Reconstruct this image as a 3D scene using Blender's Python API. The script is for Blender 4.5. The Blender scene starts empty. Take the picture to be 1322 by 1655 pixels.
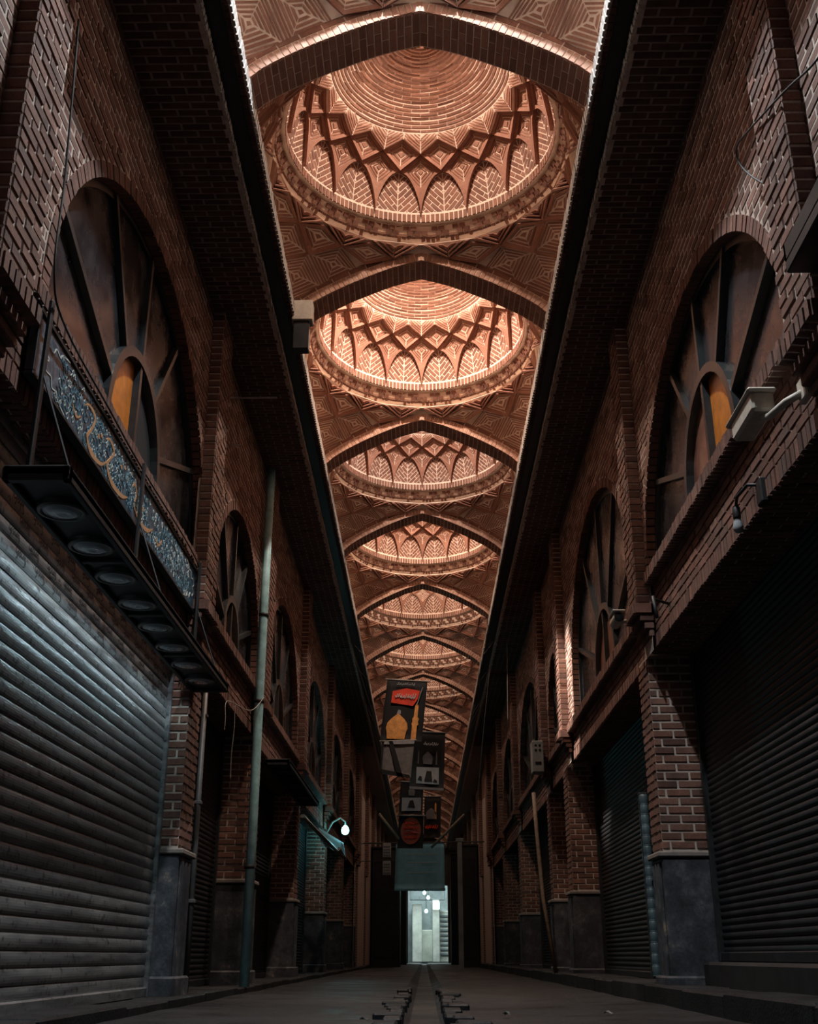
import bpy, math, random
from math import sin, cos, tan, radians, degrees, pi, sqrt, atan2, hypot
from mathutils import Vector, Matrix
random.seed(7)

# ------------------------------------------------------------------ camera, world, lights, exposure
SC = bpy.context.scene
COL = SC.collection
PITCH = radians(22.0)
FPX = 718 / tan(PITCH)
YAW = math.atan(25 * cos(PITCH) / FPX)
CZ = 0.34
cam_d = bpy.data.cameras.new('camera')
cam_d.sensor_fit = 'HORIZONTAL'
cam_d.sensor_width = 36.0
cam_d.lens = FPX * 36.0 / 1322.0
cam_d.clip_start = 0.05
cam_d.clip_end = 300
cam = bpy.data.objects.new('camera', cam_d)
cam.location = (0, 0, CZ)
cam.rotation_euler = (radians(90) + PITCH, 0, YAW)
COL.objects.link(cam)
SC.camera = cam

SC.view_settings.view_transform = 'Standard'
SC.view_settings.look = 'None'
SC.view_settings.gamma = 1.0
SC.view_settings.use_curve_mapping = False
SC.view_settings.exposure = 0.0
SC.cycles.max_bounces = 6
SC.cycles.diffuse_bounces = 4

wd = bpy.data.worlds.new('world')
SC.world = wd
wd.use_nodes = True
wd.node_tree.nodes['Background'].inputs[0].default_value = (0.55, 0.75, 1.0, 1)
wd.node_tree.nodes['Background'].inputs[1].default_value = 0.05

# front edge of each arch rib along the passage; the dome bays lie between them
ARCH_Y = [2.75, 5.99, 9.05, 12.5, 15.68, 19.12, 22.63, 26.06]
while len(ARCH_Y) < 19:
    ARCH_Y.append(ARCH_Y[-1] + 3.4)
RIB = 0.34
WARM = (1.0, 0.77, 0.61)
COOL = (0.86, 0.95, 1.0)
# daylight under the crown of the nearer domes; farther domes hold an added hidden lamp
DOME_LIGHT = [(400, COOL), (84, WARM), (205, WARM), (84, (1.0, 0.82, 0.70)), (120, WARM), (70, WARM), (62, WARM)]
for i in range(len(ARCH_Y) - 1):
    w, c = DOME_LIGHT[i] if i < len(DOME_LIGHT) else (44 if i < 11 else 20, WARM)
    L = bpy.data.lights.new('dome_daylight', 'AREA' if i < 5 else 'POINT')
    if i < 5:
        L.shape = 'DISK'
        L.size = 0.2
    else:
        L.shadow_soft_size = 0.04
    L.energy = w
    L.color = c
    o = bpy.data.objects.new('dome_daylight', L)
    o.location = (0, (ARCH_Y[i] + RIB + ARCH_Y[i + 1]) / 2, 8.16 if i < 5 else 7.46)
    COL.objects.link(o)

def spot(name, loc, to, w, col, ang, blend=0.3, size=0.05):
    L = bpy.data.lights.new(name, 'SPOT')
    L.energy = w
    L.color = col
    L.spot_size = radians(ang)
    L.spot_blend = blend
    L.shadow_soft_size = size
    o = bpy.data.objects.new(name, L)
    o.location = loc
    o.rotation_euler = (Vector(to) - Vector(loc)).to_track_quat('-Z', 'Y').to_euler()
    COL.objects.link(o)
    return o
# sun shafts through the smoke holes of two domes
spot('sun_shaft', (-0.5, 13.75, 7.6), (1.86, 14.1, 3.60), 7000, (1.0, 0.9, 0.78), 13, 0.5)
# daylight at the open far end of the passage
L = bpy.data.lights.new('far_daylight', 'AREA')
L.shape = 'RECTANGLE'
L.size, L.size_y = 4, 8
L.energy = 1500
L.color = (0.85, 1.0, 0.98)
o = bpy.data.objects.new('far_daylight', L)
o.location = (0, 70, 8.4)
COL.objects.link(o)

# ------------------------------------------------------------------ screen helper (used only to pick which bricks show largest)
_f = Vector((-sin(YAW) * cos(PITCH), cos(YAW) * cos(PITCH), sin(PITCH)))
_r = Vector((cos(YAW), sin(YAW), 0))
_u = _r.cross(_f)
def proj(p):
    d = Vector(p) - Vector((0, 0, CZ))
    w = d.dot(_f)
    if w < 0.2:
        return None
    return 661 + FPX * d.dot(_r) / w, 827.5 - FPX * d.dot(_u) / w, FPX / w

# ------------------------------------------------------------------ materials
MATS = {}
def new_mat(name):
    m = bpy.data.materials.new(name)
    m.use_nodes = True
    nt = m.node_tree
    b = nt.nodes['Principled BSDF']
    MATS[name] = m
    return m, nt, b
def N(nt, t, **kw):
    n = nt.nodes.new(t)
    for k, v in kw.items():
        setattr(n, k, v)
    return n
def ramp(nt, stops):
    r = N(nt, 'ShaderNodeValToRGB')
    el = r.color_ramp.elements
    while len(el) < len(stops):
        el.new(0.5)
    for e, (p, c) in zip(el, stops):
        e.position = p
        e.color = (c[0], c[1], c[2], 1)
    return r
def noise(nt, scale, detail=4, rough=0.6, vec=None):
    n = N(nt, 'ShaderNodeTexNoise')
    n.inputs['Scale'].default_value = scale
    n.inputs['Detail'].default_value = detail
    n.inputs['Roughness'].default_value = rough
    if vec is not None:
        nt.links.new(vec, n.inputs['Vector'])
    return n
def gpos(nt):
    return N(nt, 'ShaderNodeNewGeometry').outputs['Position']
def mixmul(nt, a, b, fac=1.0):
    m = N(nt, 'ShaderNodeMix', data_type='RGBA', blend_type='MULTIPLY')
    m.inputs[0].default_value = fac
    nt.links.new(a, m.inputs[6])
    nt.links.new(b, m.inputs[7])
    return m.outputs[2]
def bump(nt, h, strength, dist, bsdf):
    bp = N(nt, 'ShaderNodeBump')
    bp.inputs['Strength'].default_value = strength
    bp.inputs['Distance'].default_value = dist
    nt.links.new(h, bp.inputs['Height'])
    nt.links.new(bp.outputs[0], bsdf.inputs['Normal'])

def brick_mat(name, cols, rough=0.85, blotch=(0.55, 1.15)):
    m, nt, b = new_mat(name)
    g = N(nt, 'ShaderNodeNewGeometry')
    oi = N(nt, 'ShaderNodeObjectInfo')
    ad = N(nt, 'ShaderNodeMath', operation='ADD')
    nt.links.new(g.outputs['Random Per Island'], ad.inputs[0])
    nt.links.new(oi.outputs['Random'], ad.inputs[1])
    fr = N(nt, 'ShaderNodeMath', operation='FRACT')
    nt.links.new(ad.outputs[0], fr.inputs[0])
    n = len(cols)
    r = ramp(nt, [(i / max(1, n - 1), c) for i, c in enumerate(cols)])
    nt.links.new(fr.outputs[0], r.inputs[0])
    nz = noise(nt, 9, 6, 0.7, g.outputs['Position'])
    v = blotch
    r2 = ramp(nt, [(0.3, (v[0],) * 3), (0.72, (v[1],) * 3)])
    nt.links.new(nz.outputs[0], r2.inputs[0])
    nz2 = noise(nt, 70, 4, 0.7, g.outputs['Position'])
    r3 = ramp(nt, [(0.3, (0.72,) * 3), (0.7, (1.18,) * 3)])
    nt.links.new(nz2.outputs[0], r3.inputs[0])
    c = mixmul(nt, mixmul(nt, r.outputs[0], r2.outputs[0]), r3.outputs[0])
    nt.links.new(c, b.inputs['Base Color'])
    b.inputs['Roughness'].default_value = rough
    bump(nt, nz2.outputs[0], 0.5, 0.006, b)
    return m
def plain_mat(name, col, rough=0.6, metal=0.0, var=0.25, scale=6, bmp=0.0, spec=None):
    m, nt, b = new_mat(name)
    nz = noise(nt, scale, 6, 0.65, gpos(nt))
    lo = tuple(c * (1 - var) for c in col)
    hi = tuple(min(1, c * (1 + var)) for c in col)
    r = ramp(nt, [(0.3, lo), (0.7, hi)])
    nt.links.new(nz.outputs[0], r.inputs[0])
    nt.links.new(r.outputs[0], b.inputs['Base Color'])
    b.inputs['Roughness'].default_value = rough
    b.inputs['Metallic'].default_value = metal
    if spec is not None:
        b.inputs['Specular IOR Level'].default_value = spec
    if bmp:
        bump(nt, nz.outputs[0], bmp, 0.01, b)
    return m
def emit_mat(name, col, s):
    m, nt, b = new_mat(name)
    b.inputs['Base Color'].default_value = (*col, 1)
    b.inputs['Emission Color'].default_value = (*col, 1)
    b.inputs['Emission Strength'].default_value = s
    return m

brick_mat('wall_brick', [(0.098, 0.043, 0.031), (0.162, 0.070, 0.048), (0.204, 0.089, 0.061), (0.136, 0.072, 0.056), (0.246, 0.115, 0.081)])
brick_mat('dark_brick', [(0.061, 0.029, 0.023), (0.090, 0.040, 0.030), (0.115, 0.050, 0.037), (0.079, 0.043, 0.036)])  # soffit brick: wall brick darkened, the shade is put into the colour
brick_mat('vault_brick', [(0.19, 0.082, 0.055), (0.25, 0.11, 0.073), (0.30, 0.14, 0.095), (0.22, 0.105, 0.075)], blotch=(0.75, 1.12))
brick_mat('arch_brick', [(0.42, 0.22, 0.155), (0.50, 0.29, 0.21), (0.56, 0.34, 0.26)], blotch=(0.8, 1.1))  # rib faces: paled, the light on their fronts is put into the colour
brick_mat('pale_brick', [(0.360, 0.324, 0.295), (0.446, 0.410, 0.382), (0.396, 0.338, 0.302), (0.490, 0.461, 0.432)])  # grey fascia headers, colour raised to carry the light from the domes
brick_mat('panel_brick', [(0.28, 0.125, 0.082), (0.33, 0.155, 0.105), (0.38, 0.19, 0.13)], blotch=(0.8, 1.1))
plain_mat('mortar', (0.425, 0.348, 0.297), 0.95, var=0.3, scale=14)
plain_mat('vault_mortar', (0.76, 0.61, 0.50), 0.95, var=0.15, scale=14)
plain_mat('ledge_stone', (0.17, 0.15, 0.135), 0.9, var=0.3, scale=9)
plain_mat('dark_mortar', (0.225, 0.184, 0.161), 0.95, var=0.3, scale=14)  # soffit mortar: darkened copy, shade put into the colour
plain_mat('black_steel', (0.018, 0.019, 0.021), 0.55, 0.3, 0.4, 12)
plain_mat('frame_steel', (0.025, 0.028, 0.029), 0.35, 0.2, 0.35, 18)
plain_mat('dark_slat', (0.018, 0.019, 0.022), 0.5, 0.1, 0.35, 8, spec=0.25)
plain_mat('teal_pipe', (0.28, 0.52, 0.57), 0.5, 0.0, 0.3, 9)
plain_mat('teal_slat', (0.06, 0.095, 0.11), 0.5, 0.1, 0.4, 12)
plain_mat('grey_pipe', (0.10, 0.10, 0.10), 0.5, 0.2, 0.3, 10)
plain_mat('camera_white', (0.52, 0.47, 0.40), 0.5, 0.0, 0.2, 20)
plain_mat('box_grey', (0.26, 0.27, 0.25), 0.5, 0.1, 0.2, 10)
plain_mat('cable', (0.02, 0.02, 0.02), 0.6, 0, 0.2, 10)
plain_mat('pale_cable', (0.34, 0.32, 0.29), 0.7, 0, 0.3, 10)
plain_mat('timber', (0.20, 0.14, 0.10), 0.8, 0, 0.35, 16)
plain_mat('lens_glass', (0.20, 0.24, 0.28), 0.12, 0.0, 0.2, 12, spec=0.8)
plain_mat('lens_inner', (0.34, 0.38, 0.42), 0.25, 0.6, 0.3, 30)
plain_mat('amber_glass', (0.484, 0.156, 0.020), 0.35, 0.0, 0.35, 9)
plain_mat('brown_pane', (0.17, 0.075, 0.05), 0.4, 0.0, 0.35, 8)
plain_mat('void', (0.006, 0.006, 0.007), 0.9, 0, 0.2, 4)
plain_mat('plaster', (0.10, 0.09, 0.085), 0.9, 0, 0.3, 3)
plain_mat('tarp', (0.13, 0.36, 0.48), 0.75, 0, 0.15, 5)
plain_mat('far_wall', (0.62, 0.66, 0.60), 0.9, 0, 0.3, 1.2)
plain_mat('far_grey', (0.20, 0.24, 0.25), 0.8, 0, 0.3, 2)
plain_mat('cloth_black', (0.012, 0.012, 0.014), 0.85, 0, 0.3, 20)
plain_mat('cloth_grey', (0.17, 0.16, 0.16), 0.85, 0, 0.25, 14)
plain_mat('cloth_red', (0.72, 0.06, 0.03), 0.8, 0, 0.25, 12)
plain_mat('cloth_gold', (0.80, 0.36, 0.10), 0.7, 0, 0.3, 14)
plain_mat('cloth_rust', (0.33, 0.07, 0.04), 0.8, 0, 0.3, 30)
plain_mat('cloth_white', (0.55, 0.53, 0.52), 0.85, 0, 0.15, 20)
plain_mat('cloth_pale', (0.30, 0.32, 0.34), 0.85, 0, 0.15, 20)
plain_mat('sign_gold', (0.46, 0.25, 0.13), 0.5, 0, 0.2, 20)
plain_mat('sign_cream', (0.50, 0.55, 0.52), 0.5, 0, 0.25, 20)
plain_mat('sign_mid', (0.10, 0.21, 0.27), 0.5, 0, 0.3, 20)
plain_mat('ink', (0.02, 0.02, 0.025), 0.8, 0, 0.2, 20)
emit_mat('lamp_teal', (0.25, 0.95, 1.0), 9)
emit_mat('lamp_far', (0.45, 1.0, 0.95), 8)
emit_mat('far_window', (0.85, 1.0, 0.95), 2.5)

def shutter_steel():
    m, nt, b = new_mat('shutter_steel')
    p = gpos(nt)
    mp = N(nt, 'ShaderNodeMapping')
    nt.links.new(p, mp.inputs[0])
    mp.inputs['Scale'].default_value = (1, 0.6, 7)
    n1 = noise(nt, 2.2, 7, 0.7, mp.outputs[0])
    r1 = ramp(nt, [(0.28, (0.09, 0.095, 0.10)), (0.5, (0.21, 0.22, 0.23)), (0.75, (0.33, 0.345, 0.34))])
    nt.links.new(n1.outputs[0], r1.inputs[0])
    n2 = noise(nt, 26, 3, 0.5, p)
    r2 = ramp(nt, [(0.33, (0.25, 0.23, 0.22)), (0.42, (1, 1, 1))])
    nt.links.new(n2.outputs[0], r2.inputs[0])
    c = mixmul(nt, r1.outputs[0], r2.outputs[0], 0.75)
    nt.links.new(c, b.inputs['Base Color'])
    b.inputs['Metallic'].default_value = 0.55
    r3 = ramp(nt, [(0.3, (0.30,) * 3), (0.7, (0.52,) * 3)])
    nt.links.new(n1.outputs[0], r3.inputs[0])
    nt.links.new(r3.outputs[0], b.inputs['Roughness'])
shutter_steel()

def dirty_glass():
    m, nt, b = new_mat('dirty_glass')
    p = gpos(nt)
    n1 = noise(nt, 2.0, 8, 0.7, p)
    r1 = ramp(nt, [(0.35, (0.008, 0.009, 0.012)), (0.62, (0.028, 0.029, 0.033)), (0.8, (0.085, 0.082, 0.082))])
    nt.links.new(n1.outputs[0], r1.inputs[0])
    nt.links.new(r1.outputs[0], b.inputs['Base Color'])
    r3 = ramp(nt, [(0.35, (0.12,) * 3), (0.7, (0.45,) * 3)])
    nt.links.new(n1.outputs[0], r3.inputs[0])
    nt.links.new(r3.outputs[0], b.inputs['Roughness'])
    b.inputs['Specular IOR Level'].default_value = 0.16
dirty_glass()

def stone():
    m, nt, b = new_mat('plinth_stone')
    p = gpos(nt)
    n1 = noise(nt, 4.5, 9, 0.78, p)
    r1 = ramp(nt, [(0.36, (0.012, 0.014, 0.018)), (0.5, (0.034, 0.038, 0.047)), (0.60, (0.075, 0.08, 0.09)), (0.68, (0.26, 0.20, 0.145))])
    nt.links.new(n1.outputs[0], r1.inputs[0])
    nt.links.new(r1.outputs[0], b.inputs['Base Color'])
    b.inputs['Roughness'].default_value = 0.6
    bump(nt, n1.outputs[0], 0.35, 0.02, b)
stone()

def asphalt():
    m, nt, b = new_mat('asphalt')
    p = gpos(nt)
    n1 = noise(nt, 1.4, 8, 0.7, p)
    r1 = ramp(nt, [(0.3, (0.005, 0.0055, 0.0065)), (0.6, (0.013, 0.014, 0.016)), (0.8, (0.03, 0.031, 0.034))])
    nt.links.new(n1.outputs[0], r1.inputs[0])
    nt.links.new(r1.outputs[0], b.inputs['Base Color'])
    n2 = noise(nt, 60, 3, 0.6, p)
    r3 = ramp(nt, [(0.35, (0.35,) * 3), (0.7, (0.85,) * 3)])
    nt.links.new(n1.outputs[0], r3.inputs[0])
    nt.links.new(r3.outputs[0], b.inputs['Roughness'])
    b.inputs['Specular IOR Level'].default_value = 0.2
    bump(nt, n2.outputs[0], 0.5, 0.01, b)
asphalt()

def sign_blue():
    m, nt, b = new_mat('sign_blue')
    p = gpos(nt)
    vo = N(nt, 'ShaderNodeTexVoronoi', feature='DISTANCE_TO_EDGE')
    vo.inputs['Scale'].default_value = 13
    nz = noise(nt, 7, 4, 0.6, p)
    va = N(nt, 'ShaderNodeVectorMath', operation='MULTIPLY_ADD')
    nt.links.new(nz.outputs['Color'], va.inputs[0])
    va.inputs[1].default_value = (0.16, 0.16, 0.16)
    nt.links.new(p, va.inputs[2])
    nt.links.new(va.outputs[0], vo.inputs['Vector'])
    r1 = ramp(nt, [(0.0, (0.10, 0.19, 0.24)), (0.05, (0.035, 0.085, 0.125)), (0.2, (0.012, 0.045, 0.078))])
    nt.links.new(vo.outputs['Distance'], r1.inputs[0])
    nt.links.new(r1.outputs[0], b.inputs['Base Color'])
    b.inputs['Roughness'].default_value = 0.4
sign_blue()

def brick_tex(name, c1, c2, mort):
    m, nt, b = new_mat(name)
    g = N(nt, 'ShaderNodeNewGeometry')
    sp = N(nt, 'ShaderNodeSeparateXYZ')
    nt.links.new(g.outputs['Position'], sp.inputs[0])
    ad = N(nt, 'ShaderNodeMath', operation='ADD')
    nt.links.new(sp.outputs[0], ad.inputs[0])
    nt.links.new(sp.outputs[1], ad.inputs[1])
    cb = N(nt, 'ShaderNodeCombineXYZ')
    nt.links.new(ad.outputs[0], cb.inputs[0])
    nt.links.new(sp.outputs[2], cb.inputs[1])
    bt = N(nt, 'ShaderNodeTexBrick')
    bt.inputs['Scale'].default_value = 1
    bt.inputs['Brick Width'].default_value = 0.2
    bt.inputs['Row Height'].default_value = 0.068
    bt.inputs['Mortar Size'].default_value = 0.008
    bt.inputs['Color1'].default_value = (*c1, 1)
    bt.inputs['Color2'].default_value = (*c2, 1)
    bt.inputs['Mortar'].default_value = (*mort, 1)
    nt.links.new(cb.outputs[0], bt.inputs['Vector'])
    nt.links.new(bt.outputs['Color'], b.inputs['Base Color'])
    b.inputs['Roughness'].default_value = 0.85
brick_tex('far_brick', (0.12, 0.055, 0.04), (0.18, 0.08, 0.055), (0.28, 0.23, 0.2))

# ------------------------------------------------------------------ mesh helpers
def tag(o, label=None, cat=None, group=None, kind=None):
    if label: o['label'] = label
    if cat: o['category'] = cat
    if group: o['group'] = group
    if kind: o['kind'] = kind
    return o
def empty(name, loc=(0, 0, 0)):
    o = bpy.data.objects.new(name, None)
    o.location = loc
    o.empty_display_size = 0.1
    COL.objects.link(o)
    return o
def link(name, me, parent=None, loc=(0, 0, 0)):
    o = bpy.data.objects.new(name, me)
    o.location = loc
    if parent is not None:
        o.parent = parent
    COL.objects.link(o)
    return o

class MB:
    def __init__(s):
        s.v = []
        s.f = []
    def add(s, vs, fs):
        n = len(s.v)
        s.v += [tuple(p) for p in vs]
        s.f += [tuple(n + i for i in f) for f in fs]
        return s
    def box(s, x0, x1, y0, y1, z0, z1):
        v = [(x, y, z) for z in (z0, z1) for y in (y0, y1) for x in (x0, x1)]
        return s.add(v, [(0, 2, 3, 1), (4, 5, 7, 6), (0, 1, 5, 4), (2, 6, 7, 3), (0, 4, 6, 2), (1, 3, 7, 5)])
    def cbox(s, x0, x1, y0, y1, z0, z1, c=0.01):
        # box with chamfered edges
        cx, cy, cz = (x0 + x1) / 2, (y0 + y1) / 2, (z0 + z1) / 2
        hx, hy, hz = abs(x1 - x0) / 2, abs(y1 - y0) / 2, abs(z1 - z0) / 2
        c = min(c, hx * .9, hy * .9, hz * .9)
        v, idx = [], {}
        for sx in (-1, 1):
            for sy in (-1, 1):
                for sz in (-1, 1):
                    for a in range(3):
                        h = [hx - c, hy - c, hz - c]
                        h[a] += c
                        idx[(sx, sy, sz, a)] = len(v)
                        v.append((cx + sx * h[0], cy + sy * h[1], cz + sz * h[2]))
        f = []
        P = [(-1, -1), (1, -1), (1, 1), (-1, 1)]
        for a in range(3):
            for q in (-1, 1):
                fc = []
                for p in P:
                    k = list(p)
                    k.insert(a, q)
                    fc.append(idx[(k[0], k[1], k[2], a)])
                f.append(fc)
        for a in range(3):
            b, d = [i for i in range(3) if i != a]
            for q in (-1, 1):
                for w in (-1, 1):
                    def key(t, which):
                        k = [0, 0, 0]
                        k[a], k[b], k[d] = t, q, w
                        return idx[(k[0], k[1], k[2], which)]
                    f.append((key(-1, b), key(1, b), key(1, d), key(-1, d)))
        for sx in (-1, 1):
            for sy in (-1, 1):
                for sz in (-1, 1):
                    f.append(tuple(idx[(sx, sy, sz, a)] for a in range(3)))
        return s.add(v, f)
    def tube(s, pts, r, seg=8, cap=True):
        pts = [Vector(p) for p in pts]
        rs = r if isinstance(r, (list, tuple)) else [r] * len(pts)
        rings = []
        prev = None
        for i, p in enumerate(pts):
            t = (pts[min(i + 1, len(pts) - 1)] - pts[max(i - 1, 0)]).normalized()
            if prev is None:
                a = Vector((0, 0, 1)) if abs(t.z) < 0.9 else Vector((1, 0, 0))
                u = t.cross(a).normalized()
            else:
                u = (prev - t * prev.dot(t)).normalized()
            prev = u
            w = t.cross(u)
            rings.append([p + (u * cos(2 * pi * k / seg) + w * sin(2 * pi * k / seg)) * rs[i] for k in range(seg)])
        n = len(s.v)
        for rg in rings:
            s.v += [tuple(q) for q in rg]
        for i in range(len(rings) - 1):
            for k in range(seg):
                a = n + i * seg + k
                b = n + i * seg + (k + 1) % seg
                s.f.append((a, b, b + seg, a + seg))
        if cap:
            s.f.append(tuple(n + k for k in reversed(range(seg))))
            s.f.append(tuple(n + (len(rings) - 1) * seg + k for k in range(seg)))
        return s
    def lathe(s, prof, org=(0, 0, 0), axis='z', seg=20):
        # prof: list of (radius, height)
        n = len(s.v)
        for r, h in prof:
            for k in range(seg):
                a = 2 * pi * k / seg
                x, y, z = r * cos(a), r * sin(a), h
                if axis == 'x': x, y, z = z, x, y
                if axis == 'y': x, y, z = x, z, y
                s.v.append((org[0] + x, org[1] + y, org[2] + z))
        for i in range(len(prof) - 1):
            for k in range(seg):
                a, b = n + i * seg + k, n + i * seg + (k + 1) % seg
                s.f.append((a, b, b + seg, a + seg))
        s.f.append(tuple(n + k for k in range(seg)))
        s.f.append(tuple(n + (len(prof) - 1) * seg + k for k in range(seg)))
        return s
    def mesh(s, name, mat, smooth=False):
        me = bpy.data.meshes.new(name)
        me.from_pydata(s.v, [], s.f)
        me.materials.append(MATS[mat])
        if smooth:
            me.polygons.foreach_set('use_smooth', [True] * len(me.polygons))
        me.update()
        return me
    def obj(s, name, mat, parent=None, smooth=False, loc=(0, 0, 0), kind=None, label=None):
        if parent is not None and loc == (0, 0, 0) and tuple(parent.location) != (0, 0, 0):
            l = parent.location          # geometry is written in world coordinates; parents only sit at their base
            s.v = [(x - l[0], y - l[1], z - l[2]) for x, y, z in s.v]
        o = link(name, s.mesh(name, mat, smooth), parent, loc)
        tag(o, label=label, kind=kind)
        return o

# ---- convex polygon tools (2-D)
def clip_half(poly, nx, ny, c):
    # keep nx*x+ny*y <= c
    out = []
    n = len(poly)
    for i in range(n):
        a, b = poly[i], poly[(i + 1) % n]
        da, db = nx * a[0] + ny * a[1] - c, nx * b[0] + ny * b[1] - c
        if da <= 0:
            out.append(a)
        if (da < 0 < db) or (db < 0 < da):
            t = da / (da - db)
            out.append((a[0] + (b[0] - a[0]) * t, a[1] + (b[1] - a[1]) * t))
    return out
def area(poly):
    return 0.5 * sum(poly[i][0] * poly[(i + 1) % len(poly)][1] - poly[(i + 1) % len(poly)][0] * poly[i][1] for i in range(len(poly)))
def ccw(poly):
    return poly if area(poly) > 0 else poly[::-1]
def edges_out(poly):
    poly = ccw(poly)
    for i in range(len(poly)):
        a, b = poly[i], poly[(i + 1) % len(poly)]
        dx, dy = b[0] - a[0], b[1] - a[1]
        l = hypot(dx, dy)
        if l < 1e-7:
            continue
        nx, ny = dy / l, -dx / l
        yield nx, ny, nx * a[0] + ny * a[1]
def clip_convex(poly, win):
    for nx, ny, c in edges_out(win):
        if len(poly) < 3:
            return []
        poly = clip_half(poly, nx, ny, c)
    return poly if len(poly) > 2 else []
def inset(poly, g):
    src = ccw(poly)
    out = list(src)
    for nx, ny, c in edges_out(src):
        out = clip_half(out, nx, ny, c - g)
        if len(out) < 3:
            return []
    # drop near-double points
    res = []
    for p in out:
        if not res or hypot(p[0] - res[-1][0], p[1] - res[-1][1]) > 1e-4:
            res.append(p)
    if len(res) > 2 and hypot(res[0][0] - res[-1][0], res[0][1] - res[-1][1]) < 1e-4:
        res.pop()
    return res if len(res) > 2 else []
def scale_poly(poly, c, s):
    return [(c[0] + (p[0] - c[0]) * s, c[1] + (p[1] - c[1]) * s) for p in poly]

class Frame:
    def __init__(s, o, u, v, n):
        s.o, s.u, s.v, s.n = Vector(o), Vector(u), Vector(v), Vector(n)
    def __call__(s, a, b, d):
        return s.o + s.u * a + s.v * b + s.n * d

class Field:
    """bricks of one piece of masonry: the ones that show largest become objects, the rest one joined part"""
    def __init__(s, mat, ch=0.004, jit=0.003):
        s.items, s.mat, s.ch, s.jit = [], mat, ch, jit
    def poly(s, mp, poly, d0, d1, gap=0.0, ch=None):
        p0 = inset(poly, gap) if gap else ccw(poly)
        if not p0 or abs(area(p0)) < 1.2e-4:
            return
        c = s.ch if ch is None else ch
        p1 = inset(p0, c)
        if not p1 or len(p1) != len(p0):
            cx = sum(p[0] for p in p0) / len(p0)
            cy = sum(p[1] for p in p0) / len(p0)
            p1 = scale_poly(p0, (cx, cy), 0.88)
        j = random.uniform(-s.jit, s.jit)
        n = len(p0)
        vs = [mp(a, b, d0) for a, b in p0] + [mp(a, b, d1 + j) for a, b in p1]
        fs = [tuple(range(n, 2 * n))] + [(i, (i + 1) % n, n + (i + 1) % n, n + i) for i in range(n)]
        s.items.append((vs, fs))
    def rect(s, mp, u0, u1, v0, v1, d0, d1, gap=0.005):
        if u1 - u0 < 2.6 * gap or v1 - v0 < 2.6 * gap:
            return
        s.poly(mp, [(u0, v0), (u1, v0), (u1, v1), (u0, v1)], d0, d1, gap)
    def solid(s, vs, fs):
        s.items.append(([Vector(v) for v in vs], fs))
    def split(s, limit, place=None, minpx=7.0, gate=None):
        place = place or (lambda p: p)
        sc = []
        for i, (vs, fs) in enumerate(s.items):
            c = sum((Vector(v) for v in vs), Vector()) / len(vs)
            if gate and not gate(c):
                continue
            q = proj(place(c))
            if not q or not (-15 < q[0] < 1337 and -15 < q[1] < 1670):
                continue
            pr = [proj(place(v)) for v in vs]
            if any(p is None for p in pr):
                continue
            w = max(p[0] for p in pr) - min(p[0] for p in pr)
            h = max(p[1] for p in pr) - min(p[1] for p in pr)
            if max(w, h) >= minpx:
                sc.append((w * h, i))
        sc.sort(reverse=True)
        keep = {i for _, i in sc[:limit]}
        return keep
    def finish(s, parent, name='brick', limit=300, stuff='brickwork', minpx=7.0, gate=None):
        base = Vector(parent.location)
        keep = s.split(limit, None, minpx, gate) if limit else set()
        cache = {}
        rest = MB()
        for i, (vs, fs) in enumerate(s.items):
            if i in keep:
                c = sum((Vector(v) for v in vs), Vector()) / len(vs)
                rel = [Vector(v) - c for v in vs]
                key = tuple(int(round(x * 700)) for v in rel for x in v)
                me = cache.get(key)
                if me is None:
                    me = MB().add(rel, fs).mesh(name, s.mat)
                    cache[key] = me
                link(name, me, parent, c - base)
            else:
                rest.add([Vector(v) - base for v in vs], fs)
        if rest.v:
            o = link(stuff, rest.mesh(stuff, s.mat), parent)
            o['kind'] = 'stuff'

def running_rows(fld, mp, u0, u1, v0, v1, bw=0.2, bh=0.068, d0=-0.012, d1=0.008, gap=0.005, cut=None, phase=0.0):
    """stretcher courses filling a rectangle; cut(u, v) -> list of kept (ua, ub) spans of a course at height v"""
    k = 0
    v = v0
    while v < v1 - 0.02:
        vt = min(v + bh, v1)
        off = (0.5 * bw if k % 2 else 0.0) + phase
        spans = cut((v + vt) / 2) if cut else [(u0, u1)]
        for a, b in spans:
            u = a - ((a + off) % bw)
            while u < b:
                x0, x1 = max(u, a), min(u + bw, b)
                if x1 - x0 > 0.022:
                    fld.rect(mp, x0, x1, v, vt, d0, d1, gap)
                u += bw
        v += bh
        k += 1

# ------------------------------------------------------------------ the setting: floor, shell
YEND = ARCH_Y[-1] + RIB
WX = 1.9            # wall face
SOFFIT = 5.80
b = MB()
ys = [-6 + i * 1.0 for i in range(90)]
xs = [-2.9, -2.2, -1.6, -1.0, -0.55, -0.22, -0.1, 0.1, 0.22, 0.55, 1.0, 1.6, 2.2, 2.9]
def floor_z(x, y):
    z = -0.02 * (1 - min(1, abs(x) / 1.6)) + 0.008 * sin(3.1 * x + 1.7 * y) * min(1, abs(x))
    if abs(x) < 0.15:
        z -= 0.05
    return z
for y in ys:
    for x in xs:
        b.v.append((x, y, floor_z(x, y)))
for j in range(len(ys) - 1):
    for i in range(len(xs) - 1):
        a = j * len(xs) + i
        b.f.append((a, a + 1, a + 1 + len(xs), a + len(xs)))
tag(b.obj('floor', 'asphalt'), 'dark worn paving of the passage sloping to a middle gutter', 'floor', kind='structure')

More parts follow.
